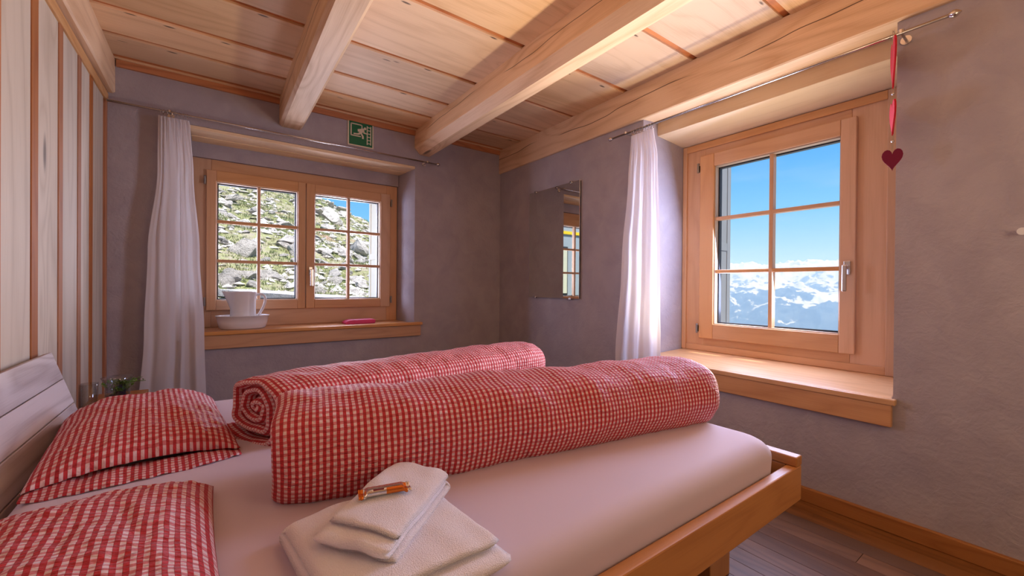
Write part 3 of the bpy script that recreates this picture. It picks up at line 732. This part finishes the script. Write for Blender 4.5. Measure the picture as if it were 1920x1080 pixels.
duvet_roll('rolled_duvet', (0.085, 1.535), (1.365, 1.742), 0.170, 0.140, 3.3, 0.038, 'farther rolled duvet in red and white gingham, its coiled end showing', 6.1, start=-0.55, zb=0.497, skew=0.36)

# ------------------------------------------------------------------ pillows
def pillow(name, C, hx, hy, H, rot, label, seed, zb=0.506, flap=None, tilt=(0, 0)):
    c, s = math.cos(rot), math.sin(rot)
    r = empty(name, (C[0], C[1], zb), label=label, cat='pillow', group='gingham pillows')
    lift = 0.020 if flap else 0.0
    def place(a, d, z): return (C[0] + a * c - d * s, C[1] + a * s + d * c, zb + z + tilt[0] * a + tilt[1] * d)
    b = MB()
    def shape(u, v, side):
        a = 2 * u - 1; d = 2 * v - 1
        # pinched sides
        ka = 1 - 0.05 * (1 - d * d) ; kd = 1 - 0.05 * (1 - a * a)
        e = (max(0, 1 - abs(a) ** 2.6) * max(0, 1 - abs(d) ** 2.6)) ** 0.5
        p = mn.noise(Vector((a * 3, d * 3, seed))) * 0.012 * e + mn.noise(Vector((a * 11, d * 8, seed + 3))) * 0.004 * min(1, e * 2) + 0.004 * mn.noise(Vector((a * 5, d * 26, seed + 5))) * min(1, e * 3)
        zz = (H * e + p) if side > 0 else (-0.010 * e)
        return place(a * hx * ka, d * hy * kd, 0.012 + zz + lift * (1 - a * a) * smoothstep(-0.55, -1.0, d) + (0.004 * mn.noise(Vector((a * 9, d * 9, seed + 8))) if e < .2 else 0)), (a * hx + 0.003, d * hy)
    for side in (1, -1):
        b.grid(lambda u, v: shape(u, v, side), 90, 120)
    b.build('pillowcase', M['ging'], r, smooth=True, weld=True)
    if flap:
        b = MB(); y0, y1 = flap
        def ff(u, v):
            a = 2 * u - 1; d = lerp(y0, y1, v) + 0.008 * mn.noise(Vector((a * 4, 0, seed)))
            bow = -0.02 * (1 - a * a)
            z = 0.006 + 0.010 * math.sin(PI * v) * (1 - abs(a) ** 4) + 0.006 * mn.noise(Vector((a * 6, v * 3, seed)))
            return place(a * hx * 0.985, -hy + d + bow, z), (a * hx, d)
        b.grid(ff, 80, 12); b.build('pillowcase_flap', M['ging'], r, smooth=True, solid=0.004)
    return r
pillow('pillow', (-0.184, 1.761), 0.215, 0.320, 0.116, 0.10, 'puffy red gingham pillow against the far end of the headboard', 1.2, flap=(-0.037, 0.09))
pillow('pillow', (-0.195, 0.890), 0.2085, 0.320, 0.107, 0.05, 'red gingham pillow nearest the viewer, cut off by the picture edge', 5.5)

# ------------------------------------------------------------------ towels
def folded(name, C, rot, L, Wd, layers, t, gap, zb, label, seed, drop=0.0, group=None, skew=0.0, cut=0.0):
    c, s = math.cos(rot), math.sin(rot)
    cl = []; R = (t + gap) / 2
    for k in range(layers):
        z = t / 2 + k * (t + gap); fwdd = (k % 2 == 0)
        n = 16; l2 = L / 2 - R - (0.006 * k if k == layers - 1 else 0)
        for q in range(n + 1):
            a = lerp(-l2, l2, q / n) * (1 if fwdd else -1); cl.append((a, z))
        if k < layers - 1:
            sg_ = 1 if fwdd else -1
            for q in range(1, 8):
                an = -PI / 2 + PI * q / 8; cl.append((sg_ * (l2 + R * math.cos(an)), z + R + R * math.sin(an)))
    nn = len(cl); nor = []
    for i in range(nn):
        a = cl[max(i - 1, 0)]; d = cl[min(i + 1, nn - 1)]; v = Vector((d[0] - a[0], d[1] - a[1])).normalized(); nor.append((-v.y, v.x))
    nY = 36
    b = MB()
    def P(i, v, side):
        a, z = cl[i]; n = nor[i]; e = min(v, 1 - v) * Wd; half = t / 2 * math.sqrt(max(0, 1 - (1 - min(1, e / (t * 0.8))) ** 2)) * 0.98
        en = min(i, nn - 1 - i) / 3.0; half *= math.sqrt(max(0.0, 1 - (1 - min(1, en)) ** 2))
        a += n[0] * half * side; z += n[1] * half * side
        a *= 1 - 0.07 * abs(2 * v - 1) ** 9
        lay = z / (t + gap)
        w = (v - 0.5) * Wd * (1 - 0.03 * lay) + 0.006 * math.sin(lay * 2.2 + seed)
        z += 0.010 * mn.noise(Vector((a * 8, w * 8, seed))) * min(1, lay) + 0.005 * mn.noise(Vector((a * 22, w * 22, seed)))
        top = layers * (t + gap); z *= 1 - 0.22 * (abs(2 * v - 1) ** 4) - 0.12 * abs(2 * a / L) ** 4
        a2 = a + skew * w + 0.006 * mn.noise(Vector((w * 12, z * 30, seed)))
        return (C[0] + a2 * c - w * s, C[1] + a2 * s + w * c, zb + z), (a2, w)
    for side in (1, -1):
        b.grid(lambda u, v: P(round(u * (nn - 1)), v, side), nn - 1, nY)
    o = b.build(name, M['towel'], origin=(C[0], C[1], zb), smooth=True, weld=True)
    return tag(o, label, 'towel', group)
folded('bath_towel', (0.266, 0.744), -1.47, 0.320, 0.311, 3, 0.0153, 0.002, 0.508, 'large white bath towel folded flat on the sheet', 1.0, skew=0.05)
folded('hand_towel', (0.283, 0.803), 0.747, 0.278, 0.162, 4, 0.0088, 0.0017, 0.5555, 'small white hand towel folded on top of the bath towel', 4.0, skew=0.15)
# wrapped sweet
r = empty('wrapped_chocolate_bar', (0.272, 0.802, 0.5975), label='small foil wrapped chocolate bar lying on the hand towel', cat='sweet')
c_, s_ = math.cos(-0.22), math.sin(-0.22)
def cb(a, d, z): return (0.272 + a * c_ - d * s_, 0.802 + a * s_ + d * c_, 0.5975 + z)
b = MB()
def fw(u, v):
    a = lerp(-0.049, 0.049, u); e = abs(a) / 0.049
    k = 1 - smoothstep(0.66, 0.80, e) ; t = 2 * PI * v
    w = 0.0125 + 0.004 * (1 - k) ; h = 0.0055 * k + 0.0008
    return cb(a, w * math.copysign(abs(math.cos(t)) ** .6, math.cos(t)) + 0.0015 * (1 - k) * math.sin(a * 900), h * math.copysign(abs(math.sin(t)) ** .6, math.sin(t)) + h + (1 - k) * (0.003 + 0.0025 * math.sin(20 * v))), (u, v)
b.grid(fw, 44, 24, closev=True)
for q in range(len(b.mi)):
    iu = q // 24; b.mi[q] = 1 if (23 <= iu <= 40 and (q % 24) not in (5, 6)) or iu < 4 or (8 <= iu < 20 and 18 <= q % 24) else (2 if 12 <= iu < 21 and 7 <= q % 24 <= 8 else 0)
b.build('wrapper', [M['foil'], M['foilo'], M['foild']], r, smooth=True)

# ------------------------------------------------------------------ bedside shelf with glass and planter
ns_ = empty('bedside_shelf', (-0.35, 2.8, 0.0), label='low wooden bedside shelf in the corner behind the headboard', cat='shelf')
part('top_board', [(XL + 0.006, -0.31, 2.70, 3.12, 0.380, 0.402)], M['bed'], ns_, g=0)
part('lower_board', [(XL + 0.006, -0.31, 2.46, 2.698, 0.33, 0.350)], M['trimw'], ns_, g=0)
part('side_panel', [(XL + 0.01, -0.32, 3.095, 3.118, 0.0, 0.380)], M['bed'], ns_, g=2)
part('side_panel', [(XL + 0.01, -0.32, 2.705, 2.725, 0.0, 0.380)], M['bed'], ns_, g=2)
part('side_panel', [(XL + 0.01, -0.32, 2.465, 2.485, 0.0, 0.330)], M['bed'], ns_, g=2)
b = MB(); b.lathe([(0.0, 0.0), (0.030, 0.0), (0.0325, 0.004), (0.0345, 0.118), (0.0325, 0.118), (0.0305, 0.010), (0.0, 0.008)], (-0.497, 2.80, 0.4022), 32)
tag(b.build('drinking_glass', M['glassware'], origin=(-0.497, 2.80, 0.4022), smooth=True), 'clear straight tumbler standing on the bedside shelf', 'glass')
r = empty('glass_planter', (-0.395, 2.80, 0.4022), label='flared glass bowl holding a small green succulent plant', cat='plant')
b = MB(); b.lathe([(0.0, 0.0), (0.045, 0.0), (0.048, 0.01), (0.047, 0.09), (0.052, 0.118), (0.062, 0.138), (0.060, 0.139), (0.050, 0.118), (0.0445, 0.09), (0.045, 0.012), (0, 0.008)], (-0.395, 2.80, 0.4022), 36)
b.build('glass_bowl', M['glassware'], r, smooth=True)
b = MB(); b.lathe([(0.0, 0.0), (0.041, 0.0), (0.041, 0.035), (0.03, 0.042), (0.0, 0.045)], (-0.395, 2.80, 0.4112), 20); b.build('soil', M['soil'], r, smooth=True)
b = MB(); b.lathe([(0.0, 0.0), (0.019, 0.0), (0.021, 0.055), (0.018, 0.055), (0.016, 0.045), (0, 0.045)], (-0.382, 2.785, 0.452), 20); b.build('inner_pot', M['slate'], r, smooth=True)
b = MB(); rp = random.Random(4)
for k in range(26):
    a0 = rp.uniform(0, 6.28); src = Vector((-0.395 + rp.uniform(-.03, .03), 2.79 + rp.uniform(-.03, .02), 0.455 + rp.uniform(0, .05)))
    ln = rp.uniform(0.02, 0.055); 
    if k < 5: src = Vector((-0.375, 2.785, 0.505)); a0 = (-0.5, -0.2, 0.1, 2.6, 2.9)[k]; ln = 0.09 if k < 3 else .05
    d = Vector((math.cos(a0), math.sin(a0) * .6, rp.uniform(.1, .7))).normalized(); pts = [src + d * ln * t + Vector((0, 0, -0.02 * t * t if k < 3 else 0)) for t in (0, .33, .66, 1)]
    b.tube(pts, 0.0012, 5)
    for q in range(9):
        t = q / 8; p = pts[0].lerp(pts[-1], t) + Vector((0, 0, 0.003)); e = Vector((rp.uniform(-1, 1), rp.uniform(-1, 1), rp.uniform(-.3, 1))).normalized() * 0.016
        sdv = e.cross(Vector((0.3, .2, 1))).normalized() * 0.0042
        i = [b.addv(x) for x in (p, p + e * .5 + sdv, p + e, p + e * .5 - sdv)]; b.face(i, [(0, 0)] * 4)
b.build('leaves', M['plant'], r)
b = MB(); b.hexa([(-.505, 2.60, .351), (-.455, 2.585, .351), (-.495, 2.66, .351), (-.45, 2.64, .351), (-.505, 2.60, .354), (-.455, 2.585, .354), (-.495, 2.66, .366), (-.45, 2.64, .366)])
tag(b.build('paper_note', M['paper'], origin=(-.48, 2.62, .351)), 'small white folded paper beside the tumbler, on the lower board', 'paper')

# ------------------------------------------------------------------ jug, basin and pink case on the left sill
b = MB(); SZ = 0.6902
b.lathe([(0.0, 0.0), (0.128, 0.0), (0.140, 0.008), (0.150, 0.045), (0.158, 0.088), (0.164, 0.090), (0.163, 0.095), (0.154, 0.092), (0.143, 0.045), (0.130, 0.012), (0.0, 0.010)], (0.158, 3.502, SZ), 56, 1.0, 0.72)
tag(b.build('wash_basin', M['ceramic'], origin=(0.158, 3.502, SZ), smooth=True), 'oval white ceramic wash basin on the left window sill', 'basin')
JZ = SZ + 0.0125
r = empty('ceramic_jug', (0.158, 3.502, JZ), label='white ceramic water jug standing in the wash basin', cat='jug')
b = MB()
prof = [(0.0, 0.0), (0.070, 0.0), (0.076, 0.006), (0.079, 0.06), (0.077, 0.13), (0.078, 0.20), (0.083, 0.245), (0.084, 0.250), (0.081, 0.250), (0.075, 0.20), (0.074, 0.13), (0.075, 0.06), (0.071, 0.010), (0.0, 0.008)]
def jf(u, v):
    k = v * (len(prof) - 1); i = min(int(k), len(prof) - 2); t = k - i; rr = lerp(prof[i][0], prof[i + 1][0], t); z = lerp(prof[i][1], prof[i + 1][1], t)
    a = 2 * PI * u; sp = math.exp(-((abs(a - PI)) / 0.30) ** 2) * smoothstep(0.13, 0.25, z) * 0.040
    return (0.158 + (rr + sp) * math.cos(a), 3.502 + (rr + sp * .6) * math.sin(a), JZ + z + sp * 0.05), (u, v)
b.grid(jf, 64, len(prof) - 1, closeu=True); b.build('jug_body', M['ceramic'], r, smooth=True)
b = MB(); hp = [(0.074, 0.222), (0.100, 0.232), (0.126, 0.222), (0.136, 0.190), (0.128, 0.150), (0.108, 0.105), (0.088, 0.070), (0.074, 0.056)]
pts = []
for q in range(29):
    k = q / 28 * 7; i = min(int(k), 6); t = k - i
    P0, P1, P2, P3 = [hp[max(0, min(7, i + e))] for e in (-1, 0, 1, 2)]
    f_ = lambda j: 0.5 * (2 * P1[j] + (P2[j] - P0[j]) * t + (2 * P0[j] - 5 * P1[j] + 4 * P2[j] - P3[j]) * t * t + (-P0[j] + 3 * P1[j] - 3 * P2[j] + P3[j]) * t ** 3)
    pts.append((0.158 + f_(0), 3.502, JZ + f_(1)))
b.tube(pts, [0.0085] * 29, 12); b.build('jug_handle', M['ceramic'], r, smooth=True)
b = MB()
n = 24; out = [(-.115, 0.0), (.115, 0.0), (.122, .006), (.124, .026), (.114, .034), (-.075, .033), (-.100, .025), (-.118, .012)]
b.prism(out, lambda a, z, d: (0.955 + a, 3.435 + d, SZ + z), 0.12)
tag(b.build('pink_case', M['pink'], origin=(0.955, 3.487, SZ), bevel=0.004), 'flat bright pink case lying on the left window sill', 'case')

# ------------------------------------------------------------------ heart garland
def heart_pts(w, h, n=28):
    pts = []
    for k in range(n):
        t = 2 * PI * k / n; x = 16 * math.sin(t) ** 3; y = 13 * math.cos(t) - 5 * math.cos(2 * t) - 2 * math.cos(3 * t) - math.cos(4 * t)
        pts.append((x / 32 * w, (y + 17) / 29 * h))
    return pts
r = empty('heart_garland', (2.20, 0.452, 2.02), label='string of three red felt hearts hanging from the right curtain rod', cat='garland')
for (w, h, z0, ang, mat, bend) in ((0.155, 0.196, 1.810, 0.38, 'felt', 0.02), (0.110, 0.138, 1.622, 0.43, 'felt', 0.015), (0.064, 0.088, 1.480, -1.33 + 0.0, 'felt2', 0.0)):
    b = MB(); ca, sa = math.cos(ang - 0.09), math.sin(ang - 0.09)
    b.prism(heart_pts(w, h), lambda a, z, d: (2.20 + a * ca - (d - .003) * sa, 0.452 + a * sa + (d - .003) * ca, z0 + z), 0.006)
    b.build('felt_heart', M[mat], r, bevel=0.001)
b = MB()
for d in (-0.003, 0.003):
    b.tube([(2.2, 0.452 + d, 2.045), (2.2, 0.452 + d * .6, 1.47 + 0.09)], 0.0009, 5)
b.tube([(2.2 + 0.012 * math.cos(t * PI / 6), 0.452, 2.022 + 0.018 * math.sin(t * PI / 6)) for t in range(12)], 0.0012, 5, closed=True)
b.build('string', M['string'], r)
for z in (1.79, 1.60):
    b = MB(); b.lathe([(0, -.005), (.005, -.003), (.005, .003), (0, .005)], (2.2, 0.452, z), 10); b.build('bead', M['steel'], r, smooth=True)
# wall knob at the right picture edge
b = MB(); b.tube([(XR - 0.0005, 0.124, 1.21), (XR - 0.02, 0.124, 1.21), (XR - 0.03, 0.124, 1.21)], [0.007, 0.008, 0.013], 14)
tag(b.build('wall_hook', M['white'], origin=(XR, 0.124, 1.21)), 'small white knob on the plaster wall at the right picture edge', 'hook')

# ------------------------------------------------------------------ outside: hillside beyond the left window
def rockmat(name, c1, c2):
    g = N(name); p = g.obj(); a = g.noise(p, 3.0, 5, 0.65, 0.5); b_ = g.noise(p, 14.0, 4, 0.7)
    col = g.mix(g.rng(g.math('ADD', g.math('MULTIPLY', a, .6), g.math('MULTIPLY', b_, .4)), 0.35, 0.62), c1, c2)
    return g.done(g.bsdf(col, 0.9, 0.2, normal=g.bump(g.math('ADD', a, b_), 0.9, 0.08)))
M['rock'] = rockmat('pale_granite', (0.36, 0.33, 0.31), (0.66, 0.61, 0.58))
M['rock2'] = rockmat('bright_granite', (0.34, 0.31, 0.30), (0.74, 0.69, 0.66))
g = N('alpine_turf'); p = g.obj(); a = g.noise(p, 0.9, 5, 0.65, 0.6); b_ = g.noise(p, 6.0, 4, 0.7); c_n = g.noise(p, 0.5, 3, 0.6)
col = g.mix(g.rng(a, 0.42, 0.58), (0.15, 0.17, 0.06), (0.34, 0.30, 0.24)); col = g.mix(g.rng(b_, 0.4, 0.65), col, (0.30, 0.31, 0.16)); col = g.mix(g.rng(c_n, 0.58, 0.72), col, (0.36, 0.24, 0.19))
M['turf'] = g.done(g.bsdf(col, 0.95, 0.1, normal=g.bump(g.math('ADD', a, b_), 1.0, 0.15)))
M['grass'] = plain('alpine_grass', (0.30, 0.34, 0.16), 0.8, scale=3)
M['grass2'] = plain('dry_grass', (0.42, 0.38, 0.21), 0.8, scale=3)
M['path'] = rockmat('grey_path', (0.40, 0.38, 0.40), (0.52, 0.50, 0.52))
def hill(x, y):
    t = max(-0.4, min(0.36, x / max(y, 4.0)))
    s = 0.345 - 0.56 * max(t, -0.05)
    z = 0.62 + 0.02 * (y - 5) if y < 7.4 else 0.668 + s * (y - 7.4)
    if y > 46: z -= (y - 46) * 0.8
    k = min(1, max(0, (y - 7) / 6))
    z += k * (0.55 * mn.noise(Vector((x * .22, y * .22, 0))) + 0.28 * mn.noise(Vector((x * .7, y * .7, 5)))) + 0.06 * mn.noise(Vector((x * 2.3, y * 2.3, 9)))
    return z
b = MB()
def hf(u, v):
    y = 4.4 + 46 * u ** 1.6; x = lerp(-0.55 * y - 4, 0.62 * y + 2, v); return (x, y, hill(x, y)), (x, y)
b.grid(hf, 170, 150); tag(b.build('hillside', M['turf'], smooth=True), kind='structure', label='grassy alpine hillside rising behind the hut')
def rockmesh(seed, flat):
    bm = bmesh.new(); bmesh.ops.create_icosphere(bm, subdivisions=3, radius=1.0); rr = random.Random(seed)
    cuts = [(Vector((rr.uniform(-1, 1), rr.uniform(-1, 1), rr.uniform(-1, 1))).normalized(), rr.uniform(0.45, 0.85)) for _ in range(11)]
    for v in bm.verts:
        p = v.co.copy()
        for n, d in cuts:
            k = p.dot(n)
            if k > d: p -= n * (k - d)
        p *= 1 + 0.14 * mn.noise(p * 2.2 + Vector((seed, 0, 0))); p.z *= flat; v.co = p
    return bm
rmeshes = []
for k in range(7):
    bm = rockmesh(k * 3 + 1, (0.45, 0.6, 0.35, 0.75, 0.5, 0.3, 0.65)[k]); me = bpy.data.meshes.new('boulder'); bm.to_mesh(me); bm.free(); me.materials.append(M['rock2' if k % 3 else 'rock']); rmeshes.append(me)
rr = random.Random(21)
big = [(0.45, 10.5, 0.55, 3), (1.6, 11.5, 0.62, 1), (2.4, 12.2, 0.50, 0), (3.9, 14.2, 0.8, 3), (1.1, 16.5, 0.55, 1), (4.2, 22.0, 1.35, 4), (5.2, 24.0, 1.1, 1), (2.6, 9.3, 0.42, 2), (0.5, 12.6, 0.45, 4)]
BL = ['broad grey boulder in the left pane of the middle row, above the lowest bar',
      'grey boulder partly hidden by the meeting stiles of the left double window',
      'low flat boulder in the middle row pane just above the window handle',
      'peaked grey boulder seen right beside the cream shutter of the left window',
      'small boulder showing beside the upper bar crossing of the left casement',
      'largest pale boulder just below the skyline in the left window',
      'pale boulder at the right foot of the largest skyline boulder',
      'flat boulder lowest in the bottom right corner pane of the left window',
      'grey boulder tucked under the upper bar in the middle row left pane']
for (x, y, s_, k), bl in zip(big, BL):
    o = bpy.data.objects.new('boulder', rmeshes[k]); COL.objects.link(o); o.location = (x, y, hill(x, y) + 0.05 * s_); s_ *= 0.72; o.scale = (s_, s_ * .8, s_); o.rotation_euler = (rr.uniform(-.2, .2), rr.uniform(-.2, .2), rr.uniform(0, 6))
    tag(o, bl, 'boulder', 'large boulders on the hillside')
for k in range(190):
    y = 7.5 + 36 * rr.random() ** 1.3; t = rr.uniform(-0.04, 0.35); x = t * y; s_ = rr.uniform(0.10, 0.28) * (0.6 + y / 24) * (1.5 if rr.random() < .15 else 1)
    o = bpy.data.objects.new('rock', rmeshes[rr.randrange(7)]); COL.objects.link(o); o.location = (x, y, hill(x, y) + 0.02)
    o.scale = (s_ * rr.uniform(.8, 1.5), s_ * rr.uniform(.6, 1.0), s_ * rr.uniform(.6, 1.0)); o.rotation_euler = (rr.uniform(-.5, .5), rr.uniform(-.5, .5), rr.uniform(0, 6))
    tag(o, 'pale rock scattered on the green hillside outside the left window', 'rock', 'rocks scattered on the hillside')
# loose stones (uncountable)
b = MB(); rr = random.Random(5)
base = [Vector(p).normalized() for p in ((1, 0, 0), (-1, 0, 0), (0, 1, 0), (0, -1, 0), (0, 0, 1), (0, 0, -1))]
TR = [(0, 2, 4), (2, 1, 4), (1, 3, 4), (3, 0, 4), (2, 0, 5), (1, 2, 5), (3, 1, 5), (0, 3, 5)]
for k in range(4600):
    y = 6.2 + 38 * rr.random() ** 1.7; x = rr.uniform(-0.06, 0.36) * y
    if mn.noise(Vector((x * .5, y * .5, 3))) < 0.0 and rr.random() < 0.85: continue
    s_ = rr.uniform(0.03, 0.13) * (0.6 + y / 20); z = hill(x, y); a = rr.uniform(0, 3.1); ca, sa = math.cos(a), math.sin(a); f = (rr.uniform(.6, 1.6), rr.uniform(.6, 1.2), rr.uniform(.25, .7))
    ids = []
    for q in base:
        p = Vector((q.x * f[0], q.y * f[1], q.z * f[2])) * s_ * rr.uniform(.75, 1.25); ids.append(b.addv((x + p.x * ca - p.y * sa, y + p.x * sa + p.y * ca, z + p.z + rr.uniform(-.2, .2) * s_)))
    for t in TR: b.face([ids[i] for i in t], [(0, 0)] * 3)
tag(b.build('loose_stones', M['rock2']), 'loose pale stones strewn over the hillside', 'stones', kind='stuff')
for nm, mat, cnt, sd_, th in (('grass', 'grass', 11000, 11, 0.0), ('dry_grass', 'grass2', 5000, 12, 0.12)):
    b = MB(); rr = random.Random(sd_)
    for k in range(cnt):
        y = 6.8 + 36 * rr.random() ** 1.5; x = rr.uniform(-0.06, 0.36) * y
        nzz = mn.noise(Vector((x * .55, y * .55, 12)))
        if (nzz < -0.12 and sd_ == 11) or (sd_ == 12 and nzz > 0.1): continue
        z = hill(x, y); sc = 0.7 + y / 22
        for q in range(8):
            a = rr.uniform(0, 6.28); ln = rr.uniform(.03, .075) * sc; w = 0.008 * sc; d = Vector((math.cos(a), math.sin(a), 0)); o0 = Vector((x, y, z - .02)) + d * rr.uniform(0, .10) * sc
            sv = Vector((-d.y, d.x, 0)) * w; i = [b.addv(o0 - sv), b.addv(o0 + sv), b.addv(o0 + d * ln * .5 + Vector((0, 0, ln)))]; b.face(i, [(0, 0)] * 3)
    tag(b.build(nm, M[mat]), ('short green grass tufts on the hillside' if sd_ == 11 else 'dry yellowish grass on the hillside'), 'grass', kind='stuff')
b = MB(); b.grid(lambda u, v: ((lerp(-1.2, 2.2, u) + lerp(-.1, .42, v), lerp(9.6, 5.0, u) + lerp(-.1, .35, v), lerp(0.93, 0.69, u) + .03 + 0.01 * mn.noise(Vector((u * 9, v * 3, 0)))), (u, v)), 40, 8)
tag(b.build('stone_path', M['path'], solid=0.10), 'smooth grey path band crossing below the hillside', 'path')
# annexe seen in the mirror
r = empty('hut_annexe', (-2.3, 7.2, 0.5), label='pale grey annexe wall with shutters and a yellow band, seen in the mirror', cat='building')
b = MB(); b.box(-4.6, -0.75, 7.2, 7.6, 0.3, 3.3); b.build('annexe_wall', M['annexe'], r)
b = MB(); b.box(-3.0, -0.9, 7.17, 7.199, 2.25, 2.32); b.build('yellow_band', M['yellow'], r)
b = MB(); b.box(-2.25, -1.95, 7.15, 7.199, 0.8, 1.95); b.box(-1.85, -1.5, 7.15, 7.199, 0.8, 1.95); b.build('annexe_shutter', M['gasket'], r)
b = MB(); b.box(-2.21, -1.99, 7.13, 7.149, 0.85, 1.9); b.box(-1.81, -1.54, 7.13, 7.149, 0.85, 1.9); b.build('annexe_shutter_panel', M['shutter'], r)
# terrace below the right window
g = N('pale_terrace'); col = g.mix(g.noise(g.obj(), 2.0, 4, 0.6), (0.62, 0.60, 0.58), (0.80, 0.78, 0.76)); M['terr'] = g.done(g.bsdf(col, 0.9, 0.2))
b = MB(); b.grid(lambda u, v: ((lerp(WO2, 11, u), lerp(-9, 12, v), -0.35 - 0.15 * u * 11 * u + .05 * mn.noise(Vector((u * 9, v * 18, 2)))), (u, v)), 40, 60)
tag(b.build('snowy_terrace', M['terr'], smooth=True), kind='structure', label='pale ground falling away below the right window')

# ------------------------------------------------------------------ mountains
g = N('snowy_mountain'); geo = g.n('ShaderNodeNewGeometry'); sp = g.n('ShaderNodeSeparateXYZ'); g.l(geo.outputs['Position'], sp.inputs[0]); sn = g.n('ShaderNodeSeparateXYZ'); g.l(geo.outputs['Normal'], sn.inputs[0])
p = geo.outputs['Position']; n1 = g.noise(p, 0.0011, 7, 0.62, 0.4); n2 = g.noise(p, 0.005, 5, 0.65)
alt = g.math('ADD', g.math('MULTIPLY', sp.outputs[2], 0.0008), g.math('MULTIPLY', g.math('SUBTRACT', n1, 0.5), 3.2)); alt = g.math('ADD', alt, g.math('MULTIPLY', g.math('SUBTRACT', n2, 0.5), 2.6))
alt = g.math('ADD', alt, g.math('MULTIPLY', g.math('SUBTRACT', sn.outputs[2], 0.80), 2.2))
snow = g.rng(alt, 0.08, 0.18)
low = g.mix(g.rng(n2, 0.4, 0.6), (0.025, 0.05, 0.10), (0.06, 0.09, 0.14)); low = g.mix(g.rng(g.math('ADD', g.math('MULTIPLY', sp.outputs[2], 0.001), n1), -0.35, -0.20, 1, 0), low, (0.07, 0.13, 0.06))  # low rock tinted blue: haze tone put into its colour
M['mount'] = g.done(g.bsdf(g.mix(snow, low, (0.40, 0.42, 0.45)), 0.95, 0.1))
def mount_h(x, y):
    r_ = math.hypot(x, y); az = math.atan2(y, x)
    q = Vector((x / 5200, y / 5200, 0.0))
    f = mn.ridged_multi_fractal(q, 0.9, 2.1, 7, 1.0, 2.0) - 1.1
    f2 = mn.noise(Vector((x / 9000, y / 9000, 4)))
    f3 = mn.ridged_multi_fractal(Vector((x / 1500, y / 1500, 2.0)), 0.9, 2.1, 5, 1.0, 2.0) - 1.0
    base = interp([(2500, -1900), (5200, -1500), (8000, -900), (10500, -250), (14000, 120), (19000, 420), (26000, 900), (34000, 500)], r_)
    amp = interp([(2500, 60), (6000, 260), (9000, 420), (14000, 480), (26000, 680)], r_)
    return base + amp * (f * 0.75 + f2 * 0.8) + f3 * amp * 0.42
b = MB()
def mf(u, v):
    r_ = 2500 * (34000 / 2500) ** u; az = lerp(0.12, 0.72, v); x, y = r_ * math.cos(az), r_ * math.sin(az)
    return (x, y, mount_h(x, y)), (u, v)
b.grid(mf, 330, 330)
o = b.build('snowy_mountains', M['mount'], smooth=True); tag(o, 'distant chain of snowy mountains seen through the right window', 'mountains')
# haze over the valley (real scattering volume)
hm = bpy.data.materials.new('blue_haze'); hm.use_nodes = True; t_ = hm.node_tree; t_.nodes.clear(); oo = t_.nodes.new('ShaderNodeOutputMaterial'); vs = t_.nodes.new('ShaderNodeVolumeScatter')
vs.inputs['Color'].default_value = (0.38, 0.60, 1.0, 1); vs.inputs['Density'].default_value = 1.5e-4; t_.links.new(vs.outputs[0], oo.inputs['Volume'])
b = MB(); b.box(1500, 40000, -2000, 30000, -3500, 520)
hz = b.build('valley_haze', hm); tag(hz, 'thin blue haze lying over the far valley', 'haze', kind='stuff')
